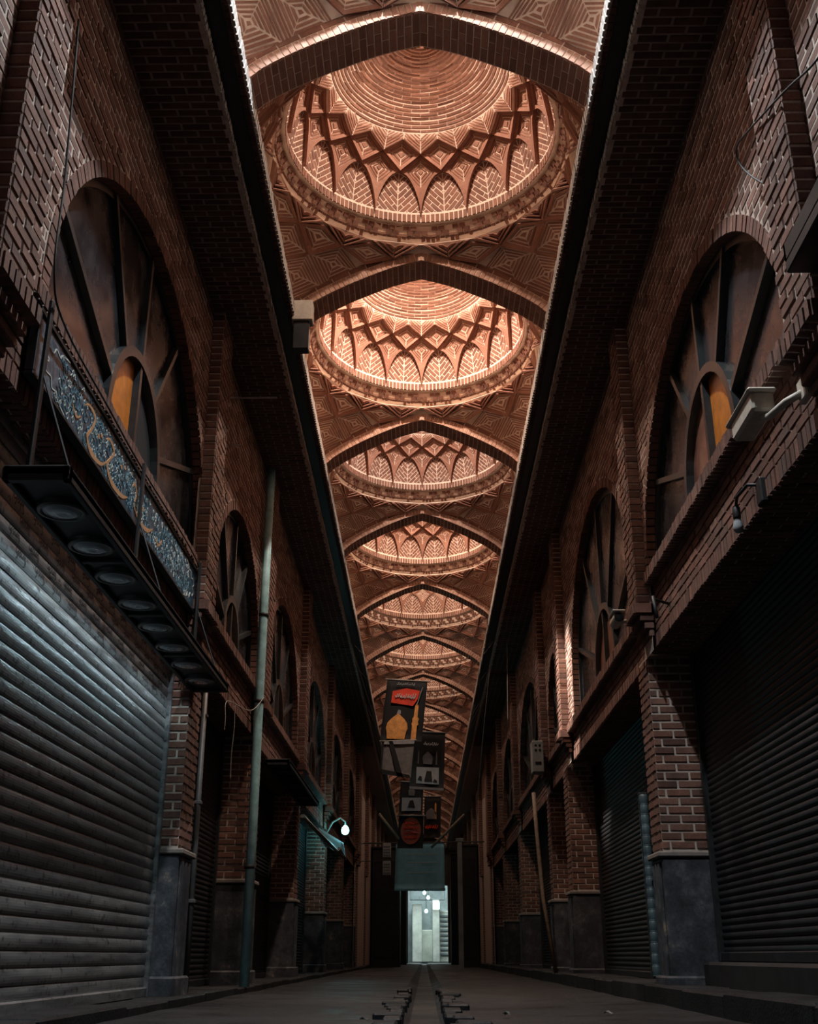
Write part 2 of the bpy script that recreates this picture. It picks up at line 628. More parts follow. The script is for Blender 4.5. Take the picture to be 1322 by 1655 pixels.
# low stone threshold running along the shop fronts
for s, nm in ((-1, 'baseboard_left'), (1, 'baseboard_right')):
    b = MB()
    y = 3.0
    k = 0
    root = empty(nm, (s * 1.92, 3.0, 0))
    tag(root, 'low worn stone step under the shop fronts, %s' % ('below the blue sign' if s < 0 else 'below the electric box'), 'step', kind='structure')
    while y < 62:
        ln = 1.15 + 0.25 * ((k * 7) % 3)
        x0, x1 = (s * 1.78, s * 2.6)
        MB().cbox(min(x0, x1), max(x0, x1), y + 0.006, y + ln - 0.006, -0.03, (0.06 if s < 0 else 0.13) + 0.006 * (k % 3), 0.015).obj('step_stone', 'asphalt', root)
        y += ln
        k += 1

# unseen outer shell, added to keep daylight out except at the ends
for s, nm in ((-1, 'wall_outer_left'), (1, 'wall_outer_right')):
    x = s * 2.95
    tag(MB().box(min(x, x + s * .1), max(x, x + s * .1), -6, 64.5, -0.1, 9).obj(nm, 'plaster'),
        'dark plaster wall behind the shop fronts, %s side' % ('sign board' if s < 0 else 'security camera'), 'wall', kind='structure')
tag(MB().box(-3.05, 3.05, -6, 64.5, 8.9, 9.0).obj('roof', 'plaster'), 'flat roof deck over the brick domes', 'roof', kind='structure')  # added above the domes to block light, never in view

# ------------------------------------------------------------------ dome kit (shared by every bay)
RD, Z0, HD = 1.18, 6.95, 1.30
DX = 1.40            # half width of the vault bay behind the fascia
HB = 1.36            # half length of the reference bay
def dome_map(th, al, d):
    r = RD * cos(al)
    z = Z0 + HD * sin(al)
    nx, nz = cos(al) / RD, sin(al) / HD
    l = hypot(nx, nz)
    r -= d * nx / l
    z -= d * nz / l
    return Vector((r * sin(th), r * cos(th), z))
S = radians(11.25)
A0, A1, A2, A3, A4 = radians(4.6), radians(23.4), radians(31.2), radians(37.4), radians(40.5)
AOC = radians(84.5)
def cone_z(r):
    return 6.80 - (r - 1.30) * 1.12
def pend_map(x, y, d):
    r = max(1e-4, hypot(x, y))
    z = cone_z(r)
    k = 1 / sqrt(1 + 1.12 ** 2)
    # inward-down normal of the cone
    return Vector((x - x / r * 1.12 * k * d, y - y / r * 1.12 * k * d, z - k * d))

def build_dome_kit():
    kit = {}
    shell = MB()
    # crown shell
    def patch(a0, a1, d, na, nt=96):
        n = len(shell.v)
        for i in range(na + 1):
            for k in range(nt):
                shell.v.append(tuple(dome_map(2 * pi * k / nt, a0 + (a1 - a0) * i / na, d)))
        for i in range(na):
            for k in range(nt):
                a, b2 = n + i * nt + k, n + i * nt + (k + 1) % nt
                shell.f.append((a, b2, b2 + nt, a + nt))
    patch(radians(0.6), A3, 0.0, 6)
    patch(A3 - 0.0, AOC, 0.112, 8)
    # collar of the smoke hole and its cap
    prof = [(dome_map(0, AOC, 0.112).y, dome_map(0, AOC, 0.112).z), (0.12, 8.22), (0.15, 8.36), (0.0, 8.38)]
    n = len(shell.v)
    for r, z in prof:
        for k in range(24):
            shell.v.append((r * sin(2 * pi * k / 24), r * cos(2 * pi * k / 24), z))
    for i in range(3):
        for k in range(24):
            a, b2 = n + i * 24 + k, n + i * 24 + (k + 1) % 24
            shell.f.append((a, b2, b2 + 24, a + 24))
    # cornice core
    prof = [(1.42, 6.84), (1.325, 6.83), (1.325, 6.795), (1.25, 6.868), (1.262, 6.875), (1.222, 6.942), (1.228, 6.955), (1.176, 6.958)]
    n = len(shell.v)
    m = 96
    for r, z in prof:
        for k in range(m):
            shell.v.append((r * sin(2 * pi * k / m), r * cos(2 * pi * k / m), z))
    for i in range(len(prof) - 1):
        for k in range(m):
            a, b2 = n + i * m + k, n + i * m + (k + 1) % m
            shell.f.append((a, b2, b2 + m, a + m))
    # pendentive cone clipped to the bay
    win = [(-DX, -HB - .04), (DX, -HB - .04), (DX, HB + .04), (-DX, HB + .04)]
    for k in range(64):
        t0, t1 = 2 * pi * k / 64, 2 * pi * (k + 1) / 64
        for r0, r1 in ((1.27, 1.5), (1.5, 1.75), (1.75, 2.05)):
            q = clip_convex(ccw([(r0 * sin(t0), r0 * cos(t0)), (r1 * sin(t0), r1 * cos(t0)), (r1 * sin(t1), r1 * cos(t1)), (r0 * sin(t1), r0 * cos(t1))]), win)
            if len(q) > 2 and abs(area(q)) > 1e-5:
                shell.add([pend_map(x, y, 0) for x, y in q], [tuple(range(len(q)))])
    # side walls of the bay above the ledge
    for sx in (-1, 1):
        for i in range(12):
            y0, y1 = -HB - .05 + (2 * HB + .1) * i / 12, -HB - .05 + (2 * HB + .1) * (i + 1) / 12
            shell.add([(sx * DX, y0, 5.85), (sx * DX, y1, 5.85), (sx * DX, y1, cone_z(hypot(DX, y1)) + .03), (sx * DX, y0, cone_z(hypot(DX, y0)) + .03)], [(0, 1, 2, 3)])
    kit['shell'] = shell

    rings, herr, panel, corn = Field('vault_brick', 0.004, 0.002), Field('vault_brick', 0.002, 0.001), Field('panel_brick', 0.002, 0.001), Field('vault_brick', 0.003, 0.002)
    # concentric courses of the crown
    nr = 23
    for i in range(nr):
        a0, a1 = A4 + (AOC - A4) * i / nr, A4 + (AOC - A4) * (i + 1) / nr
        rm = RD * cos((a0 + a1) / 2)
        nb = max(8, int(round(2 * pi * rm / 0.19)))
        for k in range(nb):
            t0 = 2 * pi * (k + (0.5 if i % 2 else 0)) / nb
            t1 = t0 + 2 * pi / nb
            gt, ga = 0.0026 / rm, 0.0046
            vs, fs = [], []
            for (al, dd) in ((a0 + ga, 0.105), (a0 + ga + .003, 0.117 + random.uniform(-.002, .002)), (a1 - ga - .003, 0.117 + random.uniform(-.002, .002)), (a1 - ga, 0.105)):
                for q in range(4):
                    vs.append(dome_map(t0 + gt + (t1 - t0 - 2 * gt) * q / 3, al, dd))
            for q in range(3):
                for w in range(3):
                    fs.append((q * 4 + w, q * 4 + w + 1, (q + 1) * 4 + w + 1, (q + 1) * 4 + w))
            fs += [(0, 4, 8, 12), (3, 7, 11, 15)]
            rings.solid(vs, fs)
    # curved edge of a niche: half angle at elevation a
    def niche_half(al):
        t = max(0, min(1, (al - A0) / (A1 - A0)))
        return S * sqrt(max(0, 1 - t ** 1.9)) * (1 - 0.10 * t)
    RN = RD * cos(radians(12))
    ARC = 1.19
    for k in range(16):
        tc = 2 * pi * k / 16 + S          # niche axis, halfway between two stems
        # herringbone: V courses either side of the axis
        def nmap(u, v, d, tc=tc):
            return dome_map(tc + u / RN, v / ARC, d)
        for sd in (-1, 1):
            half = [(0, (A0 + .012) * ARC)]
            for q in range(9):
                al = A0 + (A1 - A0) * q / 8 + (.012 if q == 0 else 0)
                half.append((sd * niche_half(al) * RN, al * ARC))
            half = ccw(half)
            bw, bl = 0.043, 0.145
            e1 = (sd * 0.7071, 0.7071)
            e2 = (-sd * 0.7071, 0.7071)
            for row in range(-9, 12):
                for cl in range(-1, 5):
                    off = 0.5 * bl * (row % 2)
                    s0, w0 = cl * bl + off - bl, row * bw + 0.03
                    rect = [(e1[0] * (s0 + p) + e2[0] * (w0 + q), 0.12 + e1[1] * (s0 + p) + e2[1] * (w0 + q)) for p, q in ((0, 0), (bl, 0), (bl, bw), (0, bw))]
                    c = clip_convex(ccw(rect), half)
                    if c and abs(area(c)) > 4e-4:
                        herr.poly(nmap, c, -0.004, 0.004, 0.0036, 0.0015)
    # panels: plates standing proud of the shell with nested strips
    def plate(mp, outline, d0, d1, holes=None):
        n = len(outline)
        vs = [mp(a, b2, d0) for a, b2 in outline] + [mp(a, b2, d1) for a, b2 in outline]
        shell_p.add(vs, [tuple(range(n, 2 * n))] + [(i, (i + 1) % n, n + (i + 1) % n, n + i) for i in range(n)])
    shell_p = MB()
    def grid_bed(mp, q, d, n=7):
        k0 = len(shell_p.v)
        for j in range(n + 1):
            for i in range(n + 1):
                u, v = i / n, j / n
                a = (q[0][0] * (1 - u) + q[1][0] * u) * (1 - v) + (q[3][0] * (1 - u) + q[2][0] * u) * v
                b2 = (q[0][1] * (1 - u) + q[1][1] * u) * (1 - v) + (q[3][1] * (1 - u) + q[2][1] * u) * v
                shell_p.v.append(tuple(mp(a, b2, d)))
        for j in range(n):
            for i in range(n):
                a = k0 + j * (n + 1) + i
                shell_p.f.append((a, a + 1, a + n + 2, a + n + 1))
    def nested(mp, quad, c, scales, d, step, split=True):
        """strip courses following a four-sided panel, stepping back towards its centre"""
        for i in range(len(scales) - 1):
            s0, s1 = scales[i], scales[i + 1]
            A = scale_poly(quad, c, s0)
            B = scale_poly(quad, c, s1)
            dd = d - step * i
            for q in range(4):
                p = [A[q], A[(q + 1) % 4], B[(q + 1) % 4], B[q]]
                panel.poly(mp, p, dd - 0.03, dd, 0.0032, 0.0015)
        panel.poly(mp, scale_poly(quad, c, scales[-1] * 0.75), d - step * len(scales) - .02, d - step * (len(scales) - 2), 0.001, 0.002)
    def base_quad(mp, quad, c, s, d):
        q = scale_poly(quad, c, s)
        shell_p.add([mp(a, b2, d) for a, b2 in q], [(0, 1, 2, 3)])
    RK = RD * cos(radians(22))
    for k in range(16):
        # kites on the stems
        t0 = 2 * pi * k / 16
        def kmap(u, v, d, t0=t0):
            return dome_map(t0 + u / RK, v / ARC, d)
        left, right = [], []
        for q in range(13):
            al = A0 + (A1 - A0) * q / 12
            w = (S - niche_half(al)) * RK
            right.append((w + 0.004, al * ARC))
        top = (0, A2 * ARC)
        outline = [(0, (A0 - .01) * ARC)] + right + [top] + [(-a, b2) for a, b2 in reversed(right)]
        wS = S * RK
        quad = [(0, A2 * ARC), (wS * .98, A1 * ARC), (0, (A0 * .62 + A1 * .38) * ARC), (-wS * .98, A1 * ARC)]
        # quad must stay inside the curved outline: pull the low corner up
        quad[2] = (0, (A0 * .55 + A1 * .45) * ARC)
        c = (0, (A1 + .012) * ARC)
        # rim as strips between the outline and the first nested quad
        inner = scale_poly(quad, c, 0.70)
        grid_bed(kmap, scale_poly(quad, c, .74), 0.022)
        ro = outline
        ri = []
        for a, b2 in ro:
            # point of the inner quad nearest in direction from c
            best = None
            dx, dy = a - c[0], b2 - c[1]
            for q in range(4):
                p, r2 = inner[q], inner[(q + 1) % 4]
                ex, ey = r2[0] - p[0], r2[1] - p[1]
                den = dx * ey - dy * ex
                if abs(den) < 1e-9:
                    continue
                t = ((p[0] - c[0]) * ey - (p[1] - c[1]) * ex) / den
                uu = ((p[0] - c[0]) * dy - (p[1] - c[1]) * dx) / den
                if t > 0 and -1e-6 <= uu <= 1 + 1e-6 and (best is None or t < best):
                    best = t
            t = min(best if best else .7, 0.96)
            ri.append((c[0] + dx * t, c[1] + dy * t))
        n = len(ro)
        vs = [kmap(a, b2, -0.01) for a, b2 in ro] + [kmap(a, b2, 0.045) for a, b2 in ro] + [kmap(a, b2, 0.043) for a, b2 in ri] + [kmap(a, b2, 0.010) for a, b2 in ri]
        fs = []
        for i in range(n):
            j = (i + 1) % n
            fs += [(i, j, n + j, n + i), (n + i, n + j, 2 * n + j, 2 * n + i), (2 * n + i, 2 * n + j, 3 * n + j, 3 * n + i)]
        panel.solid(vs, fs)
        nested(kmap, quad, c, [0.68, 0.52, 0.36, 0.2], 0.027, -0.002)
        # diamonds between the kites, one tier up
        t1 = t0 + S
        def dmap(u, v, d, t1=t1):
            return dome_map(t1 + u / (RD * cos(A2)), v / ARC, d)
        wd_ = S * RD * cos(A2)
        quad = [(0, A3 * ARC), (wd_, A2 * ARC), (0, A1 * ARC), (-wd_, A2 * ARC)]
        c = (0, (A2 - .005) * ARC)
        A, Bq = scale_poly(quad, c, 1.0), scale_poly(quad, c, 0.74)
        vs = [dmap(a, b2, 0.0) for a, b2 in A] + [dmap(a, b2, 0.078) for a, b2 in A] + [dmap(a, b2, 0.072) for a, b2 in Bq] + [dmap(a, b2, 0.03) for a, b2 in Bq]
        fs = []
        for i in range(4):
            j = (i + 1) % 4
            fs += [(i, j, 4 + j, 4 + i), (4 + i, 4 + j, 8 + j, 8 + i), (8 + i, 8 + j, 12 + j, 12 + i)]
        panel.solid(vs, fs)
        grid_bed(dmap, scale_poly(quad, c, .76), 0.052)
        nested(dmap, quad, c, [0.72, 0.5, 0.28], 0.057, -0.002)
        # V pieces under the crown courses
        def vmap(u, v, d, t0=t0):
            return dome_map(t0 + u / (RD * cos(A3)), v / ARC, d)
        wv = S * RD * cos(A3)
        V = [(-wv, A3 * ARC), (0, A2 * ARC), (wv, A3 * ARC), (wv, A4 * ARC), (-wv, A4 * ARC)]
        for sd in (-1, 1):
            grid_bed(vmap, [(0, A2 * ARC), (sd * wv, A3 * ARC), (sd * wv, A4 * ARC), (0, A4 * ARC)], 0.108)
            lo = [(0, A2 * ARC), (sd * wv * .5, (A2 + A3) / 2 * ARC), (sd * wv, A3 * ARC)]
            shell_p.add([vmap(a, b2, 0.0) for a, b2 in lo] + [vmap(a, b2, 0.108) for a, b2 in lo], [(0, 1, 4, 3), (1, 2, 5, 4)])
        hgt = (A3 - A2) * ARC
        top_y = A4 * ARC
        for i in range(7):
            o0, o1 = i * 0.0262, i * 0.0262 + 0.0262
            for sd in (-1, 1):
                p = [(0, A2 * ARC + o0 * 1.15), (sd * wv, A3 * ARC + o0 * 1.15), (sd * wv, A3 * ARC + o1 * 1.15), (0, A2 * ARC + o1 * 1.15)]
                p = clip_half(ccw(p), 0, 1, top_y)
                if len(p) > 2 and abs(area(p)) > 3e-4:
                    panel.poly(vmap, p, 0.10, 0.114, 0.0034, 0.0015)
    # cornice: lower soldiers, checker blocks, upper soldiers
    def band(r0, z0, r1, z1, n, d0, d1, gap, sel=None, ofs=0.0):
        dl = hypot(r1 - r0, z1 - z0)
        nr_, nz_ = -(z1 - z0) / dl, (r1 - r0) / dl      # inward / downward normal
        for k in range(n):
            if sel and not sel(k):
                continue
            t0_, t1_ = 2 * pi * (k + ofs) / n, 2 * pi * (k + 1 + ofs) / n
            g = gap / 1.25
            hgt_ = d1 + random.uniform(-.003, .003)
            vs = []
            for dd, e in ((d0, 0.0), (hgt_, 0.002)):
                for (tt, ss) in ((t0_ + g + e, 0.0 + e), (t1_ - g - e, 0.0 + e), (t1_ - g - e, 1 - e * 8), (t0_ + g + e, 1 - e * 8)):
                    r = r0 + (r1 - r0) * ss + nr_ * dd
                    z = z0 + (z1 - z0) * ss + nz_ * dd
                    vs.append(Vector((r * sin(tt), r * cos(tt), z)))
            corn.solid(vs, [(4, 5, 6, 7), (0, 1, 5, 4), (1, 2, 6, 5), (2, 3, 7, 6), (3, 0, 4, 7)])
    band(1.33, 6.79, 1.262, 6.858, 168, -0.02, 0.012, 0.0038)
    band(1.262, 6.866, 1.240, 6.900, 112, -0.03, 0.016, 0.006, lambda k: k % 3 != 1)
    band(1.240, 6.906, 1.218, 6.940, 112, -0.03, 0.012, 0.006, lambda k: k % 3 != 0, 0.4)
    band(1.240, 6.906, 1.218, 6.940, 112, -0.03, -0.006, 0.006, lambda k: k % 3 == 0, 0.4)
    for k in range(160):
        g = .0045
        t0_, t1_ = 2 * pi * k / 160 + g / RD, 2 * pi * (k + 1) / 160 - g / RD
        h_ = .010 + random.uniform(-.002, .002)
        vs = [dome_map(t, al, d_) for d_, e in ((-.01, 0), (h_, .0015)) for t, al in ((t0_ + e, radians(.5) + e), (t1_ - e, radians(.5) + e), (t1_ - e, radians(4.3) - e), (t0_ + e, radians(4.3) - e))]
        corn.solid(vs, [(4, 5, 6, 7), (0, 1, 5, 4), (1, 2, 6, 5), (2, 3, 7, 6), (3, 0, 4, 7)])
    # net of panels on the four corners under the ring
    rr = [1.335, 1.40, 1.53, 1.69, 1.90, 2.12]
    def pol(t, r):
        return (r * sin(t), r * cos(t))
    def pend_panel(tc, tiers, kind):
        T, M, Bm = tiers
        if kind == 'V':
            pl = [pol(tc - S, rr[0]), pol(tc + S, rr[0]), pol(tc, rr[1] + .01)]
        pl = None
    for k in range(16):
        t0 = 2 * pi * k / 16
        spec = []
        rb = min(rr[2], (HB - .005) / max(1e-3, abs(cos(t0))), (DX - .005) / max(1e-3, abs(sin(t0))))
        if rb > rr[1] + .03:
            spec.append(([pol(t0, rr[0] - .01), pol(t0 + S, rr[1]), pol(t0, rb), pol(t0 - S, rr[1])], 0.055, [0.72, 0.5, 0.27]))          # diamonds under the ring
        t1 = t0 + S
        spec.append(([pol(t1, rr[1]), pol(t1 + S, rr[2]), pol(t1, rr[3]), pol(t1 - S, rr[2])], 0.03, [0.88, 0.70, 0.52, 0.34, 0.16]))   # larger panels
        spec.append(([pol(t0, rr[2]), pol(t0 + S, rr[3]), pol(t0, rr[4]), pol(t0 - S, rr[3])], 0.008, [0.88, 0.72, 0.57, 0.42, 0.27, 0.13]))
        spec.append(([pol(t1, rr[3]), pol(t1 + S, rr[4]), pol(t1, rr[5]), pol(t1 - S, rr[4])], 0.0, [0.9, 0.7, 0.5, 0.3]))
        for quad, d, scl in spec:
            c = (sum(p[0] for p in quad) / 4, sum(p[1] for p in quad) / 4)
            if abs(c[0]) > DX + .15 or abs(c[1]) > HB + .12:
                continue
            A, Bq = quad, scale_poly(quad, c, scl[0] + .03)
            q = clip_convex(ccw(quad), win)
            if len(q) < 3:
                continue
            ok = all(abs(p[0]) <= DX + .03 and abs(p[1]) <= HB + .02 for p in quad)
            if not ok:
                d = 0.0
                scl = [0.985, 0.84] + [q_ for q_ in scl if q_ < .8]
            elif d < .02:
                scl = [0.985] + scl
            if ok and d > .02:
                vs = [pend_map(a, b2, 0.0) for a, b2 in A] + [pend_map(a, b2, d) for a, b2 in A] + [pend_map(a, b2, d) for a, b2 in Bq] + [pend_map(a, b2, d - .035) for a, b2 in Bq]
                fs = []
                for i in range(4):
                    j = (i + 1) % 4
                    fs += [(i, j, 4 + j, 4 + i), (4 + i, 4 + j, 8 + j, 8 + i), (8 + i, 8 + j, 12 + j, 12 + i)]
                panel.solid(vs, fs)
                grid_bed(pend_map, scale_poly(quad, c, scl[0] + .05), d - .018)
                dd = d - .013
            else:
                dd = 0.006
            for i in range(len(scl) - 1):
                Aq, B2 = scale_poly(quad, c, scl[i]), scale_poly(quad, c, scl[i + 1])
                for e in range(4):
                    p = clip_convex(ccw([Aq[e], Aq[(e + 1) % 4], B2[(e + 1) % 4], B2[e]]), win)
                    if len(p) > 2:
                        panel.poly(pend_map, p, dd - .03, dd, 0.0034, 0.0015)
            p = clip_convex(ccw(scale_poly(quad, c, scl[-1] * .7)), win)
            if len(p) > 2:
                panel.poly(pend_map, p, dd - .03, dd, 0.002, 0.002)
        # V pieces hanging from the ring
        V = [pol(t1 - S, rr[0] - .03), pol(t1 + S, rr[0] - .03), pol(t1, rr[1] + .005)]
        c = pol(t1, rr[0] - .02)
        if abs(c[1]) < HB + .05:
            for i, (s0, s1) in enumerate(((1.0, .74), (.7, .46), (.42, .15))):
                Aq, B2 = scale_poly(V, c, s0), scale_poly(V, c, s1)
                for e in ((1, 2), (2, 0)):
                    p = clip_convex(ccw([Aq[e[0]], Aq[e[1]], B2[e[1]], B2[e[0]]]), win)
                    if len(p) > 2:
                        panel.poly(pend_map, p, 0.0, 0.07 - .012 * i, 0.003, 0.002)
            p = clip_convex(ccw(V), win)
            if len(p) > 2:
                n = len(p)
                shell_p.add([pend_map(a, b2, 0.0) for a, b2 in p] + [pend_map(a, b2, 0.03) for a, b2 in p], [(i, (i + 1) % n, n + (i + 1) % n, n + i) for i in range(n)])
    kit['bed'] = shell_p
    kit['fields'] = [('course_brick', rings), ('herringbone_brick', herr), ('panel_strip', panel), ('cornice_brick', corn)]
    return kit

KIT = build_dome_kit()
shell_me = KIT['shell'].mesh('dome', 'vault_mortar')
bed_me = KIT['bed'].mesh('panel_bed', 'vault_mortar')
NTH = ['first', 'second', 'third', 'fourth', 'fifth', 'sixth', 'seventh', 'eighth', 'ninth', 'tenth', 'eleventh', 'twelfth', 'thirteenth', 'fourteenth', 'fifteenth', 'sixteenth', 'seventeenth', 'eighteenth', 'nineteenth', 'twentieth']
full_me = {}
def joined(fld, skip, name):
    m = MB()
    for i, (vs, fs) in enumerate(fld.items):
        if i not in skip:
            m.add(vs, fs)
    return m.mesh(name, fld.mat) if m.v else None
for nm, fld in KIT['fields']:
    full_me[nm] = joined(fld, set(), nm + '_field')
LIM = {'course_brick': 260, 'herringbone_brick': 300, 'panel_strip': 300, 'cornice_brick': 260}
for i in range(len(ARCH_Y) - 1):
    yc = (ARCH_Y[i] + RIB + ARCH_Y[i + 1]) / 2
    sy = (ARCH_Y[i + 1] - ARCH_Y[i] - RIB) / 2 / HB
    d = link('dome', shell_me, None, (0, yc, 0))
    d.scale = (1, sy, 1)
    lab = ('brick dome right above the viewer, only its front corner panels in view' if i == 0 else
           '%s brick dome of the vault counted from the front, ringed by a brick cornice' % NTH[i - 1])
    tag(d, lab, 'dome', 'brick domes along the vault', 'structure')
    link('panel_bed', bed_me, d)
    for nm, fld in KIT['fields']:
        if i in (1, 2):
            keep = fld.split(LIM[nm] if i == 1 else int(LIM[nm] * .7), lambda p: Vector((p[0], yc + p[1] * sy, p[2])), 8.0, lambda c: c[1] > -0.15 and c[2] < 7.98)
            for q in keep:
                vs, fs = fld.items[q]
                c = sum((Vector(v) for v in vs), Vector()) / len(vs)
                if not hasattr(fld, 'cache'):
                    fld.cache = {}
                me = fld.cache.get(q)
                if me is None:
                    me = MB().add([Vector(v) - c for v in vs], fs).mesh(nm, fld.mat)
                    fld.cache[q] = me
                link(nm, me, d, c)
            me = joined(fld, keep, nm + '_field')
        else:
            me = full_me[nm]
        if me:
            o = link(nm + '_field', me, d)
            o['kind'] = 'stuff'

# ------------------------------------------------------------------ arch ribs
BOT = [(0, 6.655), (.14, 6.617), (.28, 6.573), (.42, 6.515), (.56, 6.452), (.70, 6.385), (.82, 6.320), (.94, 6.252), (1.03, 6.195), (1.12, 6.130), (1.20, 6.05), (1.26, 5.985), (1.31, 5.93)]
def arch_pt(s):
    # point at arc length s from the crown (right half) with tangent
    acc = 0
    for a, b2 in zip(BOT, BOT[1:]):
        l = hypot(b2[0] - a[0], b2[1] - a[1])
        if acc + l >= s or b2 is BOT[-1]:
            t = (s - acc) / l
            return (a[0] + (b2[0] - a[0]) * t, a[1] + (b2[1] - a[1]) * t), ((b2[0] - a[0]) / l, (b2[1] - a[1]) / l)
        acc += l
ALEN = sum(hypot(b2[0] - a[0], b2[1] - a[1]) for a, b2 in zip(BOT, BOT[1:]))
def build_rib_kit():
    body = MB()
    pts = [(-x, z) for x, z in reversed(BOT[1:])] + BOT
    pts = [(-DX - .1, 5.92)] + pts + [(DX + .1, 5.92)]
    n = len(pts)
    for yy in (0.004, RIB - .004):
        body.v += [(x, yy, z + 0.001) for x, z in pts] + [(x, yy, 7.05) for x, z in pts]
    for i in range(n - 1):
        body.f += [(i, i + 1, n + i + 1, n + i), (2 * n + i, 3 * n + i, 3 * n + i + 1, 2 * n + i + 1), (i, 2 * n + i, 2 * n + i + 1, i + 1)]
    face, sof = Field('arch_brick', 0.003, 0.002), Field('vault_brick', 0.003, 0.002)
    nb = 28
    L = ALEN - .12
    face.solid([Vector((x, y, z)) for y in (.02, -.003) for x, z in ((0, 6.652), (.022, 6.735), (0, 6.742), (-.022, 6.735))], [(4, 5, 6, 7), (0, 1, 5, 4), (1, 2, 6, 5), (2, 3, 7, 6), (3, 0, 4, 7)])
    for sd in (-1, 1):
        for k in range(nb):
            s0, s1 = L * k / nb + .0042, L * (k + 1) / nb - .0042
            vs = []
            for yy, e in ((0.02, 0), (-0.002 + random.uniform(-.001, .001), 0.0015)):
                for s_, h in ((s0 + e, 0 + e - .004), (s1 - e, 0 + e - .004), (s1 - e, .082 - e), (s0 + e, .082 - e)):
                    p, t = arch_pt(s_)
                    vs.append(Vector((sd * (p[0] - t[1] * -1 * 0 + (-t[1]) * h), yy, p[1] + t[0] * h)))
            face.solid(vs, [(4, 5, 6, 7), (0, 1, 5, 4), (1, 2, 6, 5), (2, 3, 7, 6), (3, 0, 4, 7)])
        for row in (0, 1):
            nl = 8
            for k in range(nl):
                s0, s1 = L * (k + .5 * row) / nl + .005, min(L, L * (k + 1 + .5 * row) / nl) - .005
                if s1 - s0 < .03:
                    continue
                vs, m_ = [], 4
                h0, h1 = .090 + row * .048, .132 + row * .048
                for yy in (0.02, -0.001):
                    for q in range(m_ + 1):
                        p, t = arch_pt(s0 + (s1 - s0) * q / m_)
                        for h in (h0, h1):
                            vs.append(Vector((sd * (p[0] - t[1] * h), yy, p[1] + t[0] * h)))
                o_ = 2 * (m_ + 1)
                fs = []
                for q in range(m_):
                    a = 2 * q
                    fs += [(o_ + a, o_ + a + 2, o_ + a + 3, o_ + a + 1), (a, a + 2, o_ + a + 2, o_ + a), (a + 1, o_ + a + 1, o_ + a + 3, a + 3)]
                sof.solid(vs, fs)
        ns = 24
        for k in range(ns):
            s0, s1 = L * k / ns + .0042, L * (k + 1) / ns - .0042
            cuts = [0.0, 0.125, 0.33] if k % 2 else [0.0, 0.20, 0.33]
            for y0, y1 in zip(cuts, cuts[1:]):
                vs = []
                for h, e in ((0.012, 0), (-0.003 + random.uniform(-.001, .001), .0015)):
                    for s_, yy in ((s0 + e, y0 + .0035 + e), (s1 - e, y0 + .0035 + e), (s1 - e, y1 - .0035 - e), (s0 + e, y1 - .0035 - e)):
                        p, t = arch_pt(s_)
                        vs.append(Vector((sd * (p[0] - t[1] * h), yy, p[1] + t[0] * h)))
                sof.solid(vs, [(4, 5, 6, 7), (0, 1, 5, 4), (1, 2, 6, 5), (2, 3, 7, 6), (3, 0, 4, 7)])
    return body, face, sof
RIBK = build_rib_kit()
rib_me = RIBK[0].mesh('arch_rib', 'vault_mortar')
rib_full = [joined(f, set(), n) for f, n in ((RIBK[1], 'arch_face_bricks'), (RIBK[2], 'arch_soffit_bricks'))]
rib_cache = {}
for i, y in enumerate(ARCH_Y):
    a = link('arch_rib', rib_me, None, (0, y, 0))
    tag(a, ('pointed brick arch rib over the viewer behind the frame top' if i == 0 else '%s pointed brick arch rib spanning the vault, counted from the front' % NTH[i - 1]), 'arch', 'pointed arch ribs between the domes', 'structure')
    if 1 <= i <= 5:
        for fi, nm in ((1, 'face_brick'), (2, 'soffit_brick')):
            for q, (vs, fs) in enumerate(RIBK[fi].items):
                c = sum(vs, Vector()) / len(vs)
                me = rib_cache.get((fi, q))
                if me is None:
                    me = rib_cache[(fi, q)] = MB().add([v - c for v in vs], fs).mesh(nm, RIBK[fi].mat)
                link(nm, me, a, c)
    else:
        for me, nm in zip(rib_full, ('face_brickwork', 'soffit_brickwork')):
            o = link(nm, me, a)
            o['kind'] = 'stuff'

